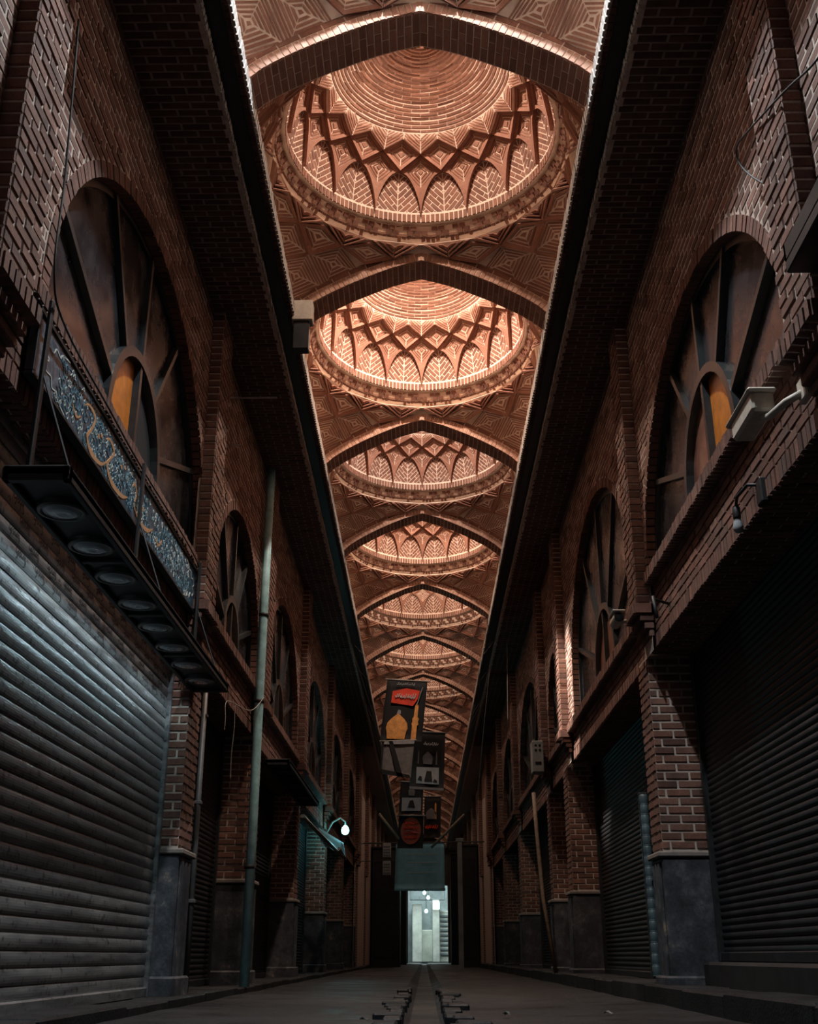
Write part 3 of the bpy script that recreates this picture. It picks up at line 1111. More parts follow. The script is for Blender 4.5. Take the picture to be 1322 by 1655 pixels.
# ------------------------------------------------------------------ ceilings beside the vault and their stepped fascia
Y0C, Y1C = 2.4, YEND
for s, side in ((-1, 'left'), (1, 'right')):
    who = 'above the blue sign' if s < 0 else 'above the security camera'
    b = MB()
    x0, x1 = sorted((s * 1.365, s * 2.95))
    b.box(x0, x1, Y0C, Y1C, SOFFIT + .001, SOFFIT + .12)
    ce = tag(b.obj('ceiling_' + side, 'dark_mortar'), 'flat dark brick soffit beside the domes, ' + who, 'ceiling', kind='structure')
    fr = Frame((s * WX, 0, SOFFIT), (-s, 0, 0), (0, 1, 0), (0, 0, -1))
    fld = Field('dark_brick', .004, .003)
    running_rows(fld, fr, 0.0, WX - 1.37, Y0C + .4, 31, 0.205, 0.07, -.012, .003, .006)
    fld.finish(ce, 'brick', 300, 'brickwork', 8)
    # lower fascia: row of headers on the lip of the soffit
    t = tag(MB().box(*sorted((s * 1.365, s * 1.40)), Y0C, Y1C, SOFFIT - .002, SOFFIT + .11).obj('trim_%d' % (1 if s < 0 else 2), 'mortar'),
            'pale header course along the lip of the brick soffit, ' + who, 'trim', kind='structure')
    fr = Frame((s * 1.365, 0, 0), (0, 1, 0), (0, 0, 1), (-s, 0, 0))
    fld = Field('pale_brick', .004, .003)
    y = Y0C + .5
    while y < 40:
        fld.poly(fr, [(y, SOFFIT), (y + .058, SOFFIT), (y + .095, SOFFIT + .085), (y + .037, SOFFIT + .085)], -.01, .010, .003)
        y += .058
    fld.finish(t, 'header_brick', 160, 'header_brickwork', 6)
    # dark steel channel, upper brick strip, upper header course
    st = tag(MB().box(*sorted((s * 1.25, s * 1.38)), Y0C, Y1C, SOFFIT + .085, SOFFIT + .2).obj('trim_%d' % (3 if s < 0 else 4), 'black_steel'),
             'black steel beam running between the two header courses, ' + who, 'beam', kind='structure')
    t2 = tag(MB().box(*sorted((s * 1.20, s * 1.45)), Y0C, Y1C, SOFFIT + .105, SOFFIT + .245).obj('trim_%d' % (5 if s < 0 else 6), 'mortar'),
             'pale upper header course at the springing of the domes, ' + who, 'trim', kind='structure')
    fr = Frame((s * 1.20, 0, 0), (0, 1, 0), (0, 0, 1), (-s, 0, 0))
    fld = Field('pale_brick', .004, .003)
    y = Y0C + .5
    while y < 42:
        fld.poly(fr, [(y, SOFFIT + .10), (y + .058, SOFFIT + .10), (y + .11, SOFFIT + .235), (y + .052, SOFFIT + .235)], -.01, .012, .003)
        y += .058
    fld.finish(t2, 'header_brick', 160, 'header_brickwork', 6)
    fr = Frame((s * 1.25, 0, SOFFIT + .10), (s * -1, 0, 0), (0, 1, 0), (0, 0, -1))
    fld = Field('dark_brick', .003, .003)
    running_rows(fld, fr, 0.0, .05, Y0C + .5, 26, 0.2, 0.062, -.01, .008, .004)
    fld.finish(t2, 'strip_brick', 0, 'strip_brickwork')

# ------------------------------------------------------------------ walls, windows, pilasters, pillars, lintels
def opening(yc, a, zs, bb, zsill):
    """outline of an arched opening as (y, z) from one jamb foot to the other"""
    p = [(yc - a, zsill)]
    n = 44
    for i in range(n + 1):
        t = pi - pi * i / n
        p.append((yc + a * cos(t), zs + bb * sin(t)))
    p.append((yc + a, zsill))
    return p
def resample(p, step):
    L = [0]
    for a, b2 in zip(p, p[1:]):
        L.append(L[-1] + hypot(b2[0] - a[0], b2[1] - a[1]))
    n = max(2, int(round(L[-1] / step)))
    out, j = [], 0
    for i in range(n + 1):
        s = L[-1] * i / n
        while j < len(L) - 2 and L[j + 1] < s:
            j += 1
        t = (s - L[j]) / max(1e-9, L[j + 1] - L[j])
        out.append((p[j][0] + (p[j + 1][0] - p[j][0]) * t, p[j][1] + (p[j + 1][1] - p[j][1]) * t))
    return out
def normals(p):
    out = []
    for i in range(len(p)):
        a, b2 = p[max(0, i - 1)], p[min(len(p) - 1, i + 1)]
        l = hypot(b2[0] - a[0], b2[1] - a[1])
        out.append((-(b2[1] - a[1]) / l, (b2[0] - a[0]) / l))
    return out
def sweep_yz(p, w0, w1, x0, x1):
    """solid strip following a (y,z) path between offsets w0..w1 and depths x0..x1"""
    n = normals(p)
    m = MB()
    for (y, z), (ny, nz) in zip(p, n):
        m.v += [(x0, y + ny * w0, z + nz * w0), (x0, y + ny * w1, z + nz * w1), (x1, y + ny * w1, z + nz * w1), (x1, y + ny * w0, z + nz * w0)]
    for i in range(len(p) - 1):
        for k in range(4):
            a, b2 = i * 4 + k, i * 4 + (k + 1) % 4
            m.f.append((a, b2, b2 + 4, a + 4))
    m.f += [(0, 1, 2, 3), tuple(len(p) * 4 - 4 + k for k in range(4))]
    return m

# bays: (y0, y1, window centre, half width, spring z, rise, sill z, lintel bottom z, shutter depth)
BL = [(4.32, 8.62, 6.75, 2.02, 3.60, 1.50, 3.42, 2.84, 2.07),
      (9.08, 12.30, 10.85, 1.42, 3.43, 1.20, 3.20, 2.66, 2.28),
      (12.75, 16.70, 14.75, 1.75, 3.45, 1.35, 3.15, 2.62, 2.28),
      (17.15, 21.75, 19.45, 2.0, 3.45, 1.4, 3.15, 2.62, 2.28),
      (22.2, 26.6, 24.4, 1.9, 3.45, 1.4, 3.15, 2.62, 2.28),
      (27.05, 31.4, 29.2, 1.9, 3.45, 1.4, 3.15, 2.62, 2.28)]
BR = [(4.74, 8.84, 6.85, 1.93, 3.34, 1.44, 3.33, 2.72, 2.30),
      (9.20, 14.32, 11.60, 2.12, 3.50, 1.58, 3.12, 2.68, 2.28),
      (14.72, 16.85, 15.78, 0.82, 3.45, 1.0, 3.12, 2.66, 2.28),
      (17.25, 22.3, 19.8, 2.1, 3.45, 1.45, 3.15, 2.62, 2.28),
      (22.75, 27.0, 24.9, 1.85, 3.45, 1.4, 3.15, 2.62, 2.28),
      (27.45, 31.8, 29.6, 1.85, 3.45, 1.4, 3.15, 2.62, 2.28)]
PX = 1.79           # face of the upper pilasters
WHO = {-1: 'the blue-sign wall', 1: 'the security-camera wall'}
wcount = 0
for s, BAYS, side in ((-1, BL, 'left'), (1, BR, 'right')):
    base = MB()
    fr = Frame((s * WX, 0, 0), (0, 1, 0), (0, 0, 1), (-s, 0, 0))
    def quad(y0, z0, y1, z1, y2, z2, y3, z3, x=s * WX):
        base.add([(x, y0, z0), (x, y1, z1), (x, y2, z2), (x, y3, z3)], [(0, 1, 2, 3)])
    fld = Field('wall_brick', .005, .004)
    vou = Field('wall_brick', .004, .004)
    prev = 2.6
    for bi, (y0, y1, yc, a, zs, bb, zsill, zl, sx) in enumerate(BAYS):
        ztop = SOFFIT + .02
        # pier behind the pilaster
        quad(prev, zl, y0, zl, y0, ztop, prev, ztop)
        if y1 < 33:
            running_rows(fld, fr, prev, y0, 2.7, SOFFIT, .2, .068, -.012, .004, .0062) if bi == 0 else None
        # either side of the opening and above it
        quad(y0, zsill - .1, yc - a, zsill - .1, yc - a, ztop, y0, ztop)
        quad(yc + a, zsill - .1, y1, zsill - .1, y1, ztop, yc + a, ztop)
        n = 32
        for i in range(n):
            t0, t1 = pi - pi * i / n, pi - pi * (i + 1) / n
            p, q = (yc + a * cos(t0), zs + bb * sin(t0)), (yc + a * cos(t1), zs + bb * sin(t1))
            quad(p[0], p[1], q[0], q[1], q[0], ztop, p[0], ztop)
        def cut(z, y0=y0, y1=y1, yc=yc, a=a, zs=zs, bb=bb):
            A, B2 = a + .10, bb + .10
            if z <= zs:
                h = A
            elif z < zs + B2:
                h = A * sqrt(1 - ((z - zs) / B2) ** 2)
            else:
                return [(y0 - .12, y1 + .12)]
            return [(y0 - .12, yc - h), (yc + h, y1 + .12)]
        if y1 < 33:
            running_rows(fld, fr, y0, y1, zsill, SOFFIT, .2, .068, -.012, .004, .0062, cut, phase=.07 * bi)
            pth = resample(opening(yc, a, zs, bb, zsill), .066)
            nn = normals(pth)
            for i in range(len(pth) - 1):
                vs = []
                g = .0035
                (ya, za), (yb, zb) = pth[i], pth[i + 1]
                l = hypot(yb - ya, zb - za)
                ty, tz = (yb - ya) / l, (zb - za) / l
                jj = random.uniform(-.004, .004)
                for xx, e in ((s * 2.06, 0), (s * (WX - .010 - jj), .003)):
                    for (py, pz), (my, mz), sg in ((pth[i], nn[i], 1), (pth[i + 1], nn[i + 1], -1)):
                        for w in ((-.004 + e, .098 - e) if sg > 0 else (.098 - e, -.004 + e)):
                            vs.append((xx, py + my * w + ty * sg * (g + e), pz + mz * w + tz * sg * (g + e)))
                vou.solid(vs, [(4, 5, 6, 7), (0, 1, 5, 4), (1, 2, 6, 5), (2, 3, 7, 6), (3, 0, 4, 7)])
        prev = y1
    quad(prev, 0, 64, 0, 64, SOFFIT + .02, prev, SOFFIT + .02)
    wl = tag(base.obj('wall_' + side, 'mortar'), 'tall brick upper wall with round-headed windows, %s' % ('behind the blue sign board' if s < 0 else 'behind the security camera'), 'wall', kind='structure')
    fld.finish(wl, 'brick', 300, 'brickwork', 8)
    vou.finish(wl, 'arch_brick', 200, 'arch_brickwork', 6)

    # windows
    for bi, (y0, y1, yc, a, zs, bb, zsill, zl, sx) in enumerate(BAYS):
        wcount += 1
        gx = 2.0
        w = empty('window_%d' % wcount, (s * gx, yc, zsill))
        tag(w, '%s round-headed fan window along %s, dark metal bars' % (NTH[bi], WHO[s]), 'window', 'round-headed fan windows', 'structure')
        path = resample(opening(yc, a, zs, bb, zsill), .12)
        sweep_yz(path, -.055, .0, s * (gx - .03), s * (gx + .05)).obj('outer_frame', 'frame_steel', w)
        c0 = (yc, zsill + .10)
        r = .66 if bi == 0 else .30 * a
        inner = [(c0[0] - r, zsill)] + [(c0[0] - r * cos(pi * i / 20), c0[1] + r * 1.02 * sin(pi * i / 20)) for i in range(21)] + [(c0[0] + r, zsill)]
        sweep_yz(inner, -.025, .045, s * (gx - .05), s * (gx + .03)).obj('inner_arch_frame', 'frame_steel', w)
        def rout(ph):
            lo, hi = r, 6.0
            for _ in range(40):
                m = (lo + hi) / 2
                y, z = c0[0] + m * cos(ph), c0[1] + m * sin(ph)
                ins = abs(y - yc) < a and (z <= zs or ((y - yc) / a) ** 2 + ((z - zs) / bb) ** 2 < 1)
                if ins: lo = m
                else: hi = m
            return lo
        ANG = [20, 55, 90, 125, 160]
        for an in ANG:
            ph = radians(an)
            ro = rout(ph) - .02
            p = [(c0[0] + (r + .03) * cos(ph), c0[1] + (r * 1.02 + .03) * sin(ph)), (c0[0] + ro * cos(ph), c0[1] + ro * sin(ph))]
            sweep_yz(p, -.022, .022, s * (gx - .045), s * (gx + .03)).obj('glazing_bar', 'frame_steel', w)
        lim = [0] + ANG + [180]
        for q in range(len(lim) - 1):
            pts = []
            A_, B_ = lim[q], lim[q + 1]
            ns = 10
            for i in range(ns + 1):
                ph = radians(A_ + (B_ - A_) * i / ns)
                pts.append((c0[0] + r * cos(ph), c0[1] + r * 1.02 * sin(ph)))
            if A_ == 0: pts.insert(0, (c0[0] + r, zsill))
            if B_ == 180: pts.append((c0[0] - r, zsill))
            out = []
            for i in range(ns + 1):
                ph = radians(A_ + (B_ - A_) * i / ns)
                ro = rout(ph)
                out.append((c0[0] + ro * cos(ph), c0[1] + ro * sin(ph)))
            if A_ == 0: out.insert(0, (out[0][0], zsill))
            if B_ == 180: out.append((out[-1][0], zsill))
            m = MB()
            n = len(pts)
            x = s * (gx + random.uniform(-.004, .004))
            tlt = random.uniform(-.012, .012)
            for (py, pz) in pts + out:
                m.v.append((x + tlt * (pz - zsill), py, pz))
            nv = len(m.v)
            m.v += [(vx + s * .006, vy, vz) for vx, vy, vz in m.v]
            for i in range(n - 1):
                m.f += [(i, i + 1, n + i + 1, n + i), (nv + i, nv + n + i, nv + n + i + 1, nv + i + 1)]
            m.obj('pane', 'dirty_glass', w)
        # little arch: two tall panes with a middle bar
        sweep_yz([(c0[0], zsill), (c0[0], c0[1] + r * 1.0)], -.025, .025, s * (gx - .04), s * (gx + .03)).obj('glazing_bar', 'frame_steel', w)
        for hs in (-1, 1):
            m = MB()
            pp = [(c0[0], zsill)] + [(c0[0] + hs * r * cos(pi / 2 * i / 10), c0[1] + r * sin(pi / 2 * i / 10)) for i in range(11)]
            pp.insert(1, (c0[0] + hs * r, zsill))
            m.v = [(s * (gx + .008), y, z) for y, z in pp] + [(s * (gx + .014), y, z) for y, z in pp]
            n = len(pp)
            m.f = [tuple(range(n)), tuple(range(n, 2 * n))] + [(i, (i + 1) % n, n + (i + 1) % n, n + i) for i in range(n)]
            mt = {(-1, 0, -1): 'amber_glass', (-1, 0, 1): 'void', (1, 0, -1): 'amber_glass', (1, 0, 1): 'brown_pane'}.get((s, bi, hs), 'brown_pane')
            m.obj('pane', mt, w, label='amber glazed pane' if mt == 'amber_glass' else None)
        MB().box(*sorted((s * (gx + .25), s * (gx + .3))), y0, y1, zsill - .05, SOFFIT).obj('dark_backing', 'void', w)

    # upper pilasters with corbelled feet
    PIL = [(b2[1], c[0]) for b2, c in zip(BAYS, BAYS[1:])]
    PIL.insert(0, (BAYS[0][0] - .42, BAYS[0][0]))
    PIL.append((BAYS[-1][1], BAYS[-1][1] + .45))
    for pi_, (y0, y1) in enumerate(PIL):
        bay = BAYS[min(pi_, len(BAYS) - 1)]
        zb = 3.02 if pi_ == 0 else bay[7] + .30
        root = empty('pilaster', (s * WX, y0, zb))
        tag(root, '%s brick pilaster on corbels high on %s' % (NTH[pi_], WHO[s]), 'pilaster', 'upper brick pilasters', 'structure')
        MB().box(*sorted((s * (PX + .006), s * (WX + .02))), y0 + .006, y1 - .006, zb + .1, SOFFIT).obj('core', 'mortar', root)
        fld = Field('wall_brick', .005, .004)
        fr = Frame((s * PX, 0, 0), (0, 1, 0), (0, 0, 1), (-s, 0, 0))
        running_rows(fld, fr, y0, y1, zb + .10, SOFFIT - .002, .2, .068, -.01, .001, .0062, phase=-y0)
        fr = Frame((0, y0, 0), (s, 0, 0), (0, 0, 1), (0, -1, 0))
        z, k = zb + .10, 0
        while z < SOFFIT - .04:
            fld.rect(fr, PX - .002, WX + .004, z, z + .068, -.01, .001 + (.003 if k % 2 else 0), .0058)
            z += .068
            k += 1
        # cap row of soldiers and three stepped corbel courses
        x = y0 - .03
        while x < y1 + .02:
            fld.rect(Frame((s * (PX - .03), 0, 0), (0, 1, 0), (0, 0, 1), (-s, 0, 0)), x, min(x + .068, y1 + .03), zb, zb + .10, -.06, .006, .004)
            x += .068
        fld.rect(Frame((0, y0 - .03, 0), (s, 0, 0), (0, 0, 1), (0, -1, 0)), PX - .03, WX + .01, zb, zb + .10, -.03, .006, .004)
        for q in range(3):
            xa = PX - .02 + .036 * (q + 1)
            ya, yb = y0 - .03 + .012 * (q + 1), y1 + .03 - .012 * (q + 1)
            za, zt = zb - .062 * (q + 1), zb - .062 * q
            m = MB().cbox(*sorted((s * xa, s * (WX + .02))), ya, (ya + yb) / 2 - .003, za + .004, zt - .004, .006)
            fld.solid(m.v, m.f)
            m = MB().cbox(*sorted((s * xa, s * (WX + .02))), (ya + yb) / 2 + .003, yb, za + .004, zt - .004, .006)
            fld.solid(m.v, m.f)
        fld.finish(root, 'brick', 180 if pi_ < 3 else 60, 'brickwork', 8)

    # ground pillars
    for pi_, (y0, y1) in enumerate(PIL):
        if pi_ == 0:
            y0p, y1p = y0 - .05, y1 - .05
        else:
            y0p, y1p = (y0 + .22, y1 + .22) if s < 0 else (y0 + .32, y1 + .35)
            if s > 0 and pi_ == 2: y0p, y1p = 14.85, 15.25
            if s > 0 and pi_ == 3: y0p, y1p = 17.1, 17.45
        bay = BAYS[min(pi_, len(BAYS) - 1)]
        back = BAYS[max(0, pi_ - 1)][8] if pi_ else 2.3
        xb = back + .06
        ztop = min(bay[7], BAYS[max(0, pi_ - 1)][7]) + .02 if pi_ else 2.74
        root = empty('pillar', (s * WX, y0p, 0))
        tag(root, '%s brick pillar on a dark stone plinth along %s' % (NTH[pi_], WHO[s]), 'pillar', 'brick pillars between the shops', 'structure')
        zp = 1.10
        MB().box(*sorted((s * (WX + .006), s * xb)), y0p + .006, y1p - .006, zp, ztop + .01).obj('core', 'mortar', root)
        fld = Field('wall_brick', .005, .004)
        fr = Frame((0, y0p, 0), (s, 0, 0), (0, 0, 1), (0, -1, 0))
        running_rows(fld, fr, WX - .002, xb, zp + .03, ztop, .2, .068, -.012, .004, .0066, phase=.03)
        fr = Frame((s * WX, 0, 0), (0, 1, 0), (0, 0, 1), (-s, 0, 0))
        running_rows(fld, fr, y0p, y1p, zp + .03, ztop, .2, .068, -.012, .004, .0066, phase=-y0p + .1)
        fld.finish(root, 'brick', 140 if pi_ < 4 else 40, 'brickwork', 8)
        MB().cbox(*sorted((s * (WX - .045), s * (xb + .0))), y0p - .035, y1p + .035, zp - .03, zp + .014, .01).obj('plinth_ledge', 'ledge_stone', root)
        m = MB().cbox(*sorted((s * (WX - .012), s * xb)), y0p - .015, y1p + .015, .05, zp - .03, .012)
        m.obj('plinth', 'plinth_stone', root)
        for q in range(3):
            m = MB().cbox(*sorted((s * (WX - .03), s * (WX - .008))), y0p + .03 + q * (y1p - y0p - .06) / 3, y0p + .03 + (q + .7) * (y1p - y0p - .06) / 3, .12, zp - .06, .008)
            m.obj('fluting', 'plinth_stone', root)
        MB().cbox(*sorted((s * (WX - .05), s * xb)), y0p - .05, y1p + .05, .0, .20, .015).obj('plinth_foot', 'plinth_stone', root)

    # lintels over the shop fronts
    for bi, (y0, y1, yc, a, zs, bb, zsill, zl, sx) in enumerate(BAYS):
        ya, yb = y0 - .04 if bi else y0, y1 + (.22 if s < 0 else .30)
        ya += .2 if bi else 0
        root = empty('lintel', (s * WX, ya, zl))
        tag(root, '%s brick lintel band under the window sill along %s' % (NTH[bi], WHO[s]), 'lintel', 'brick lintels over the shops', 'structure')
        xf = WX + .045
        MB().box(*sorted((s * (xf + .006), s * 2.42)), y0=ya, y1=yb, z0=zl + .008, z1=zsill - .03).obj('core', 'mortar', root)
        MB().box(*sorted((s * (WX - .03), s * 2.05)), y0=y0, y1=y1, z0=zsill - .098, z1=zsill - .008).obj('sill_core', 'mortar', root)
        fld = Field('wall_brick', .004, .004)
        # sill: row of headers on edge
        fr = Frame((s * (WX - .035), 0, 0), (0, 1, 0), (0, 0, 1), (-s, 0, 0))
        y = y0 + .004
        while y < y1 - .02:
            fld.rect(fr, y, min(y + .062, y1), zsill - .105, zsill, -.10, .006, .0035)
            y += .062
        # bottom soldiers
        fr = Frame((s * xf, 0, 0), (0, 1, 0), (0, 0, 1), (-s, 0, 0))
        y = ya + .004
        while y < yb - .02:
            fld.rect(fr, y, min(y + .066, yb), zl - .004, zl + .115, -.05, .012, .0035)
            y += .066
        # stretcher rows between
        running_rows(fld, fr, ya, yb, zl + .12, zsill - .10, .2, .066, -.012, .006, .005, phase=.05)
        # shadow course under the sill lies deeper
        # underside
        fu = Frame((s * xf, 0, zl), (s, 0, 0), (0, 1, 0), (0, 0, -1))
        running_rows(fld, fu, .0, sx + .06 - xf, ya, yb, .2, .07, -.012, .004, .006)
        fld.finish(root, 'brick', 280 if bi < 2 else 60, 'brickwork', 7)

# far stretch of both walls beyond the built bays: plain piers, recessed shop fronts
for s, who in ((-1, WHO[-1]), (1, WHO[1])):
    y = 32.2
    k = 0
    while y < 62:
        root = empty('far_pier', (s * 1.9, y, 0))
        tag(root, 'far dim brick pier, %s from the built-up front rows along %s' % (NTH[k], who), 'pillar', 'far brick piers of the passage', 'structure')
        MB().cbox(*sorted((s * 1.86, s * 2.3)), y, y + .45, 0, 2.8, .01).obj('shaft', 'far_brick', root)
        MB().cbox(*sorted((s * 1.78, s * 1.95)), y - .02, y + .47, 2.8, 5.8, .01).obj('upper_shaft', 'far_brick', root)
        MB().cbox(*sorted((s * 1.80, s * 1.95)), y - .06, y + .51, 2.7, 2.9, .01).obj('capital', 'far_brick', root)
        y += 4.6
        k += 1

# ------------------------------------------------------------------ roller shutters
def slat_mesh(pitch, y0, y1, bulge, s, mat, n=6):
    m = MB()
    for yy in (0, y1 - y0):
        for i in range(n + 1):
            t = i / n
            m.v.append((-s * bulge * sin(pi * min(1, t * 1.12)) ** .8 if t < .89 else 0.004 * s, yy, pitch * t))
        for i in range(n + 1):
            t = i / n
            m.v.append((-s * bulge * sin(pi * min(1, t * 1.12)) ** .8 + s * .004 if t < .89 else 0.008 * s, yy, pitch * t))
    k = 2 * (n + 1)
    for i in range(n):
        m.f += [(i, i + 1, k + i + 1, k + i), (n + 1 + i, k + n + 1 + i, k + n + 2 + i, n + 2 + i), (i, n + 1 + i, n + 2 + i, i + 1), (k + i, k + i + 1, k + n + 2 + i, k + n + 1 + i)]
    return m.mesh('slat', mat)
def word_mesh(s):
    # a short brush-written word
    m = MB()
    strokes = [[(0, .05), (.012, .03), (.03, .032), (.04, .05), (.036, .012), (.022, -.002)],
               [(.05, .03), (.062, .048), (.078, .04), (.074, .024), (.058, .024)],
               [(.088, .05), (.09, .028), (.106, .026), (.112, .05), (.116, .024)],
               [(.126, .05), (.13, .024), (.142, .046), (.15, .028), (.158, .0), (.14, -.008)]]
    for st in strokes:
        pts = []
        for a, b2 in zip(st, st[1:]):
            pts += [a, ((a[0] + b2[0]) / 2, (a[1] + b2[1]) / 2)]
        pts.append(st[-1])
        nn = normals(pts)
        n0 = len(m.v)
        for i, ((y, z), (ny, nz)) in enumerate(zip(pts, nn)):
            w = .0045
            m.v += [(0, y + ny * w, z + nz * w), (0, y - ny * w, z - nz * w)]
        for i in range(len(pts) - 1):
            m.f.append((n0 + 2 * i, n0 + 2 * i + 1, n0 + 2 * i + 3, n0 + 2 * i + 2))
    return m.mesh('printed_word', 'ink')
def shutter(s, x, y0, y1, z0, z1, pitch, bulge, mat, label, parts=True, words=False, rail='frame_steel'):
    root = empty('roller_shutter', (s * x, y0, z0))
    tag(root, label, 'shutter', 'roller shutters of the closed shops')
    me = slat_mesh(pitch, y0 + .04, y1 - .04, bulge, s, mat)
    n = int((z1 - z0 - .06) / pitch) + 1
    wm = word_mesh(s) if words else None
    if parts:
        for i in range(n):
            o = link('slat', me, root, (random.uniform(-.0015, .0015), .04, .06 + i * pitch))
            if words and i >= n - 8:
                yy = 1.0 + .12 * (i % 2)
                while yy < y1 - y0 - .35:
                    link('printed_word', wm, o, (-s * (bulge + .0025), yy, pitch * .22))
                    yy += .30
    else:
        m = MB()
        for i in range(n):
            m.add([(v.co[0], v.co[1] + .04, v.co[2] + .06 + i * pitch) for v in me.vertices], [tuple(p.vertices) for p in me.polygons])
        o = link('slats', m.mesh('slats', mat), root)
        o['kind'] = 'stuff'
    MB().cbox(-.035, .03, .03, y1 - y0 - .03, 0, .07, .008).obj('bottom_bar', mat, root, loc=(0, 0, 1e-6))
    for yy in (0, y1 - y0 - .055):
        MB().cbox(-.045, .035, yy, yy + .055, 0, z1 - z0, .006).obj('guide_rail', rail, root, loc=(0, 0, 1e-6))
    return root
shutter(-1, 2.07, 4.05, 8.83, .06, 2.84, .083, .0065, 'shutter_steel', 'wide worn steel roller shutter under the row of round lamps', True, True, 'shutter_steel')
shutter(1, 2.30, 4.2, 9.14, .30, 2.72, .05, .009, 'dark_slat', 'wide black roller shutter below the hanging bulb')
shutter(-1, 2.28, 9.34, 12.5, .06, 2.66, .05, .009, 'dark_slat', 'black roller shutter between the grey conduit and the teal downpipe')
shutter(1, 2.28, 9.60, 14.84, .13, 2.68, .05, .009, 'dark_slat', 'black ribbed roller shutter behind the narrow teal shutter edge')
for k, (y0, y1) in enumerate(((12.97, 16.9), (17.37, 21.95), (22.42, 26.8), (27.27, 31.6))):
    shutter(-1, 2.28, y0, y1, .06, 2.62, .05, .009, 'dark_slat', '%s black roller shutter past the teal downpipe' % NTH[k], False)
for k, (y0, y1) in enumerate(((15.25, 17.1), (17.5, 22.6), (23.1, 27.3), (27.8, 32.1))):
    shutter(1, 2.28, y0, y1, .13, 2.62, .05, .009, 'dark_slat', '%s black roller shutter past the sunlit pilaster' % NTH[k], False)
tag(MB().cbox(2.12, 2.5, 4.78, 9.08, 0, .30, .02).obj('shop_threshold', 'black_steel'), 'black raised sill box under the wide black shutter', 'threshold')
# narrow teal shutter edge
root = empty('folding_gate', (1.9, 9.72, .13))
tag(root, 'narrow stack of teal rounded slats beside the stone plinth', 'gate')
for i in range(17):
    z = .19 + i * .085
    m = MB()
    m.lathe([(.031, 0), (.036, .012), (.036, .070), (.031, .082)], (1.895, 9.74, z), 'z', 12)
    m.obj('slat', 'teal_slat', root, True)
MB().cbox(1.86, 1.94, 9.785, 9.82, .17, 1.66, .005).obj('guide_rail', 'frame_steel', root)

# ------------------------------------------------------------------ blue sign board
root = empty('sign_board', (-1.885, 4.66, 2.92))
tag(root, 'long blue painted sign board with gold calligraphy and pale flowers', 'sign')
SY0, SY1, SZ0, SZ1 = 4.64, 8.66, 2.955, 3.285
MB().cbox(-1.91, -1.875, SY0, SY1, SZ0, SZ1, .006).obj('board', 'sign_blue', root)
for (a, b2, c, d) in ((SY0 - .02, SY1 + .02, SZ1, SZ1 + .03), (SY0 - .02, SY1 + .02, SZ0 - .02, SZ0), (SY0 - .02, SY0, SZ0, SZ1), (SY1, SY1 + .02, SZ0, SZ1)):
    MB().cbox(-1.915, -1.865, a, b2, c, d, .004).obj('frame_strip', 'black_steel', root)
def flat_stroke(pts, w, x, sm=6):
    # smooth brush stroke on a plane of constant x; pts (y, z), w widths
    P = []
    n = len(pts)
    ws = []
    for i in range(n - 1):
        p0, p1, p2, p3 = pts[max(0, i - 1)], pts[i], pts[i + 1], pts[min(n - 1, i + 2)]
        for k in range(sm):
            t = k / sm
            P.append(tuple(0.5 * ((2 * p1[j]) + (-p0[j] + p2[j]) * t + (2 * p0[j] - 5 * p1[j] + 4 * p2[j] - p3[j]) * t * t + (-p0[j] + 3 * p1[j] - 3 * p2[j] + p3[j]) * t ** 3) for j in (0, 1)))
            ws.append(w[i] + (w[i + 1] - w[i]) * t)
    P.append(pts[-1])
    ws.append(w[-1])
    nn = normals(P)
    m = MB()
    for (y, z), (ny, nz), q in zip(P, nn, ws):
        m.v += [(x, y + ny * q, z + nz * q), (x, y - ny * q, z - nz * q), (x - .004, y - ny * q, z - nz * q), (x - .004, y + ny * q, z + nz * q)]
    for i in range(len(P) - 1):
        for k in range(4):
            a, b2 = i * 4 + k, i * 4 + (k + 1) % 4
            m.f.append((a, b2, b2 + 4, a + 4))
    return m
for pts, w in (([(5.42, 3.20), (5.50, 3.24), (5.62, 3.22), (5.58, 3.12), (5.52, 3.04), (5.62, 2.985), (5.80, 3.00), (5.92, 3.07)], [.004, .012, .020, .014, .020, .026, .016, .005]),
               ([(5.86, 3.20), (5.94, 3.235), (6.04, 3.20), (5.98, 3.12), (5.93, 3.05), (6.06, 2.99), (6.28, 3.00), (6.42, 3.05)], [.004, .014, .018, .012, .018, .026, .020, .004]),
               ([(6.50, 3.16), (6.55, 3.21), (6.62, 3.16), (6.58, 3.09)], [.004, .014, .016, .005]),
               ([(6.55, 3.07), (6.72, 3.015), (6.95, 3.03), (7.10, 3.10)], [.006, .020, .022, .004]),
               ([(7.18, 3.06), (7.30, 3.05), (7.38, 3.12)], [.004, .014, .004]),
               ([(5.22, 3.10), (5.30, 3.06), (5.38, 3.10)], [.004, .012, .004])):
    flat_stroke([(y_, 2.955 + (z_ - 2.955) * .93) for y_, z_ in pts], [q_ * .72 for q_ in w], -1.871).obj('calligraphy_stroke', 'sign_gold', root)
for c in ((5.72, 3.13), (5.77, 3.16), (6.22, 3.16), (6.30, 3.19), (6.82, 3.12)):
    flat_stroke([(c[0] - .018, c[1]), (c[0], c[1] + .004), (c[0] + .018, c[1])], [.006, .015, .006], -1.871).obj('calligraphy_dot', 'sign_gold', root)
rnd = random.Random(3)
m, m2 = MB(), MB()
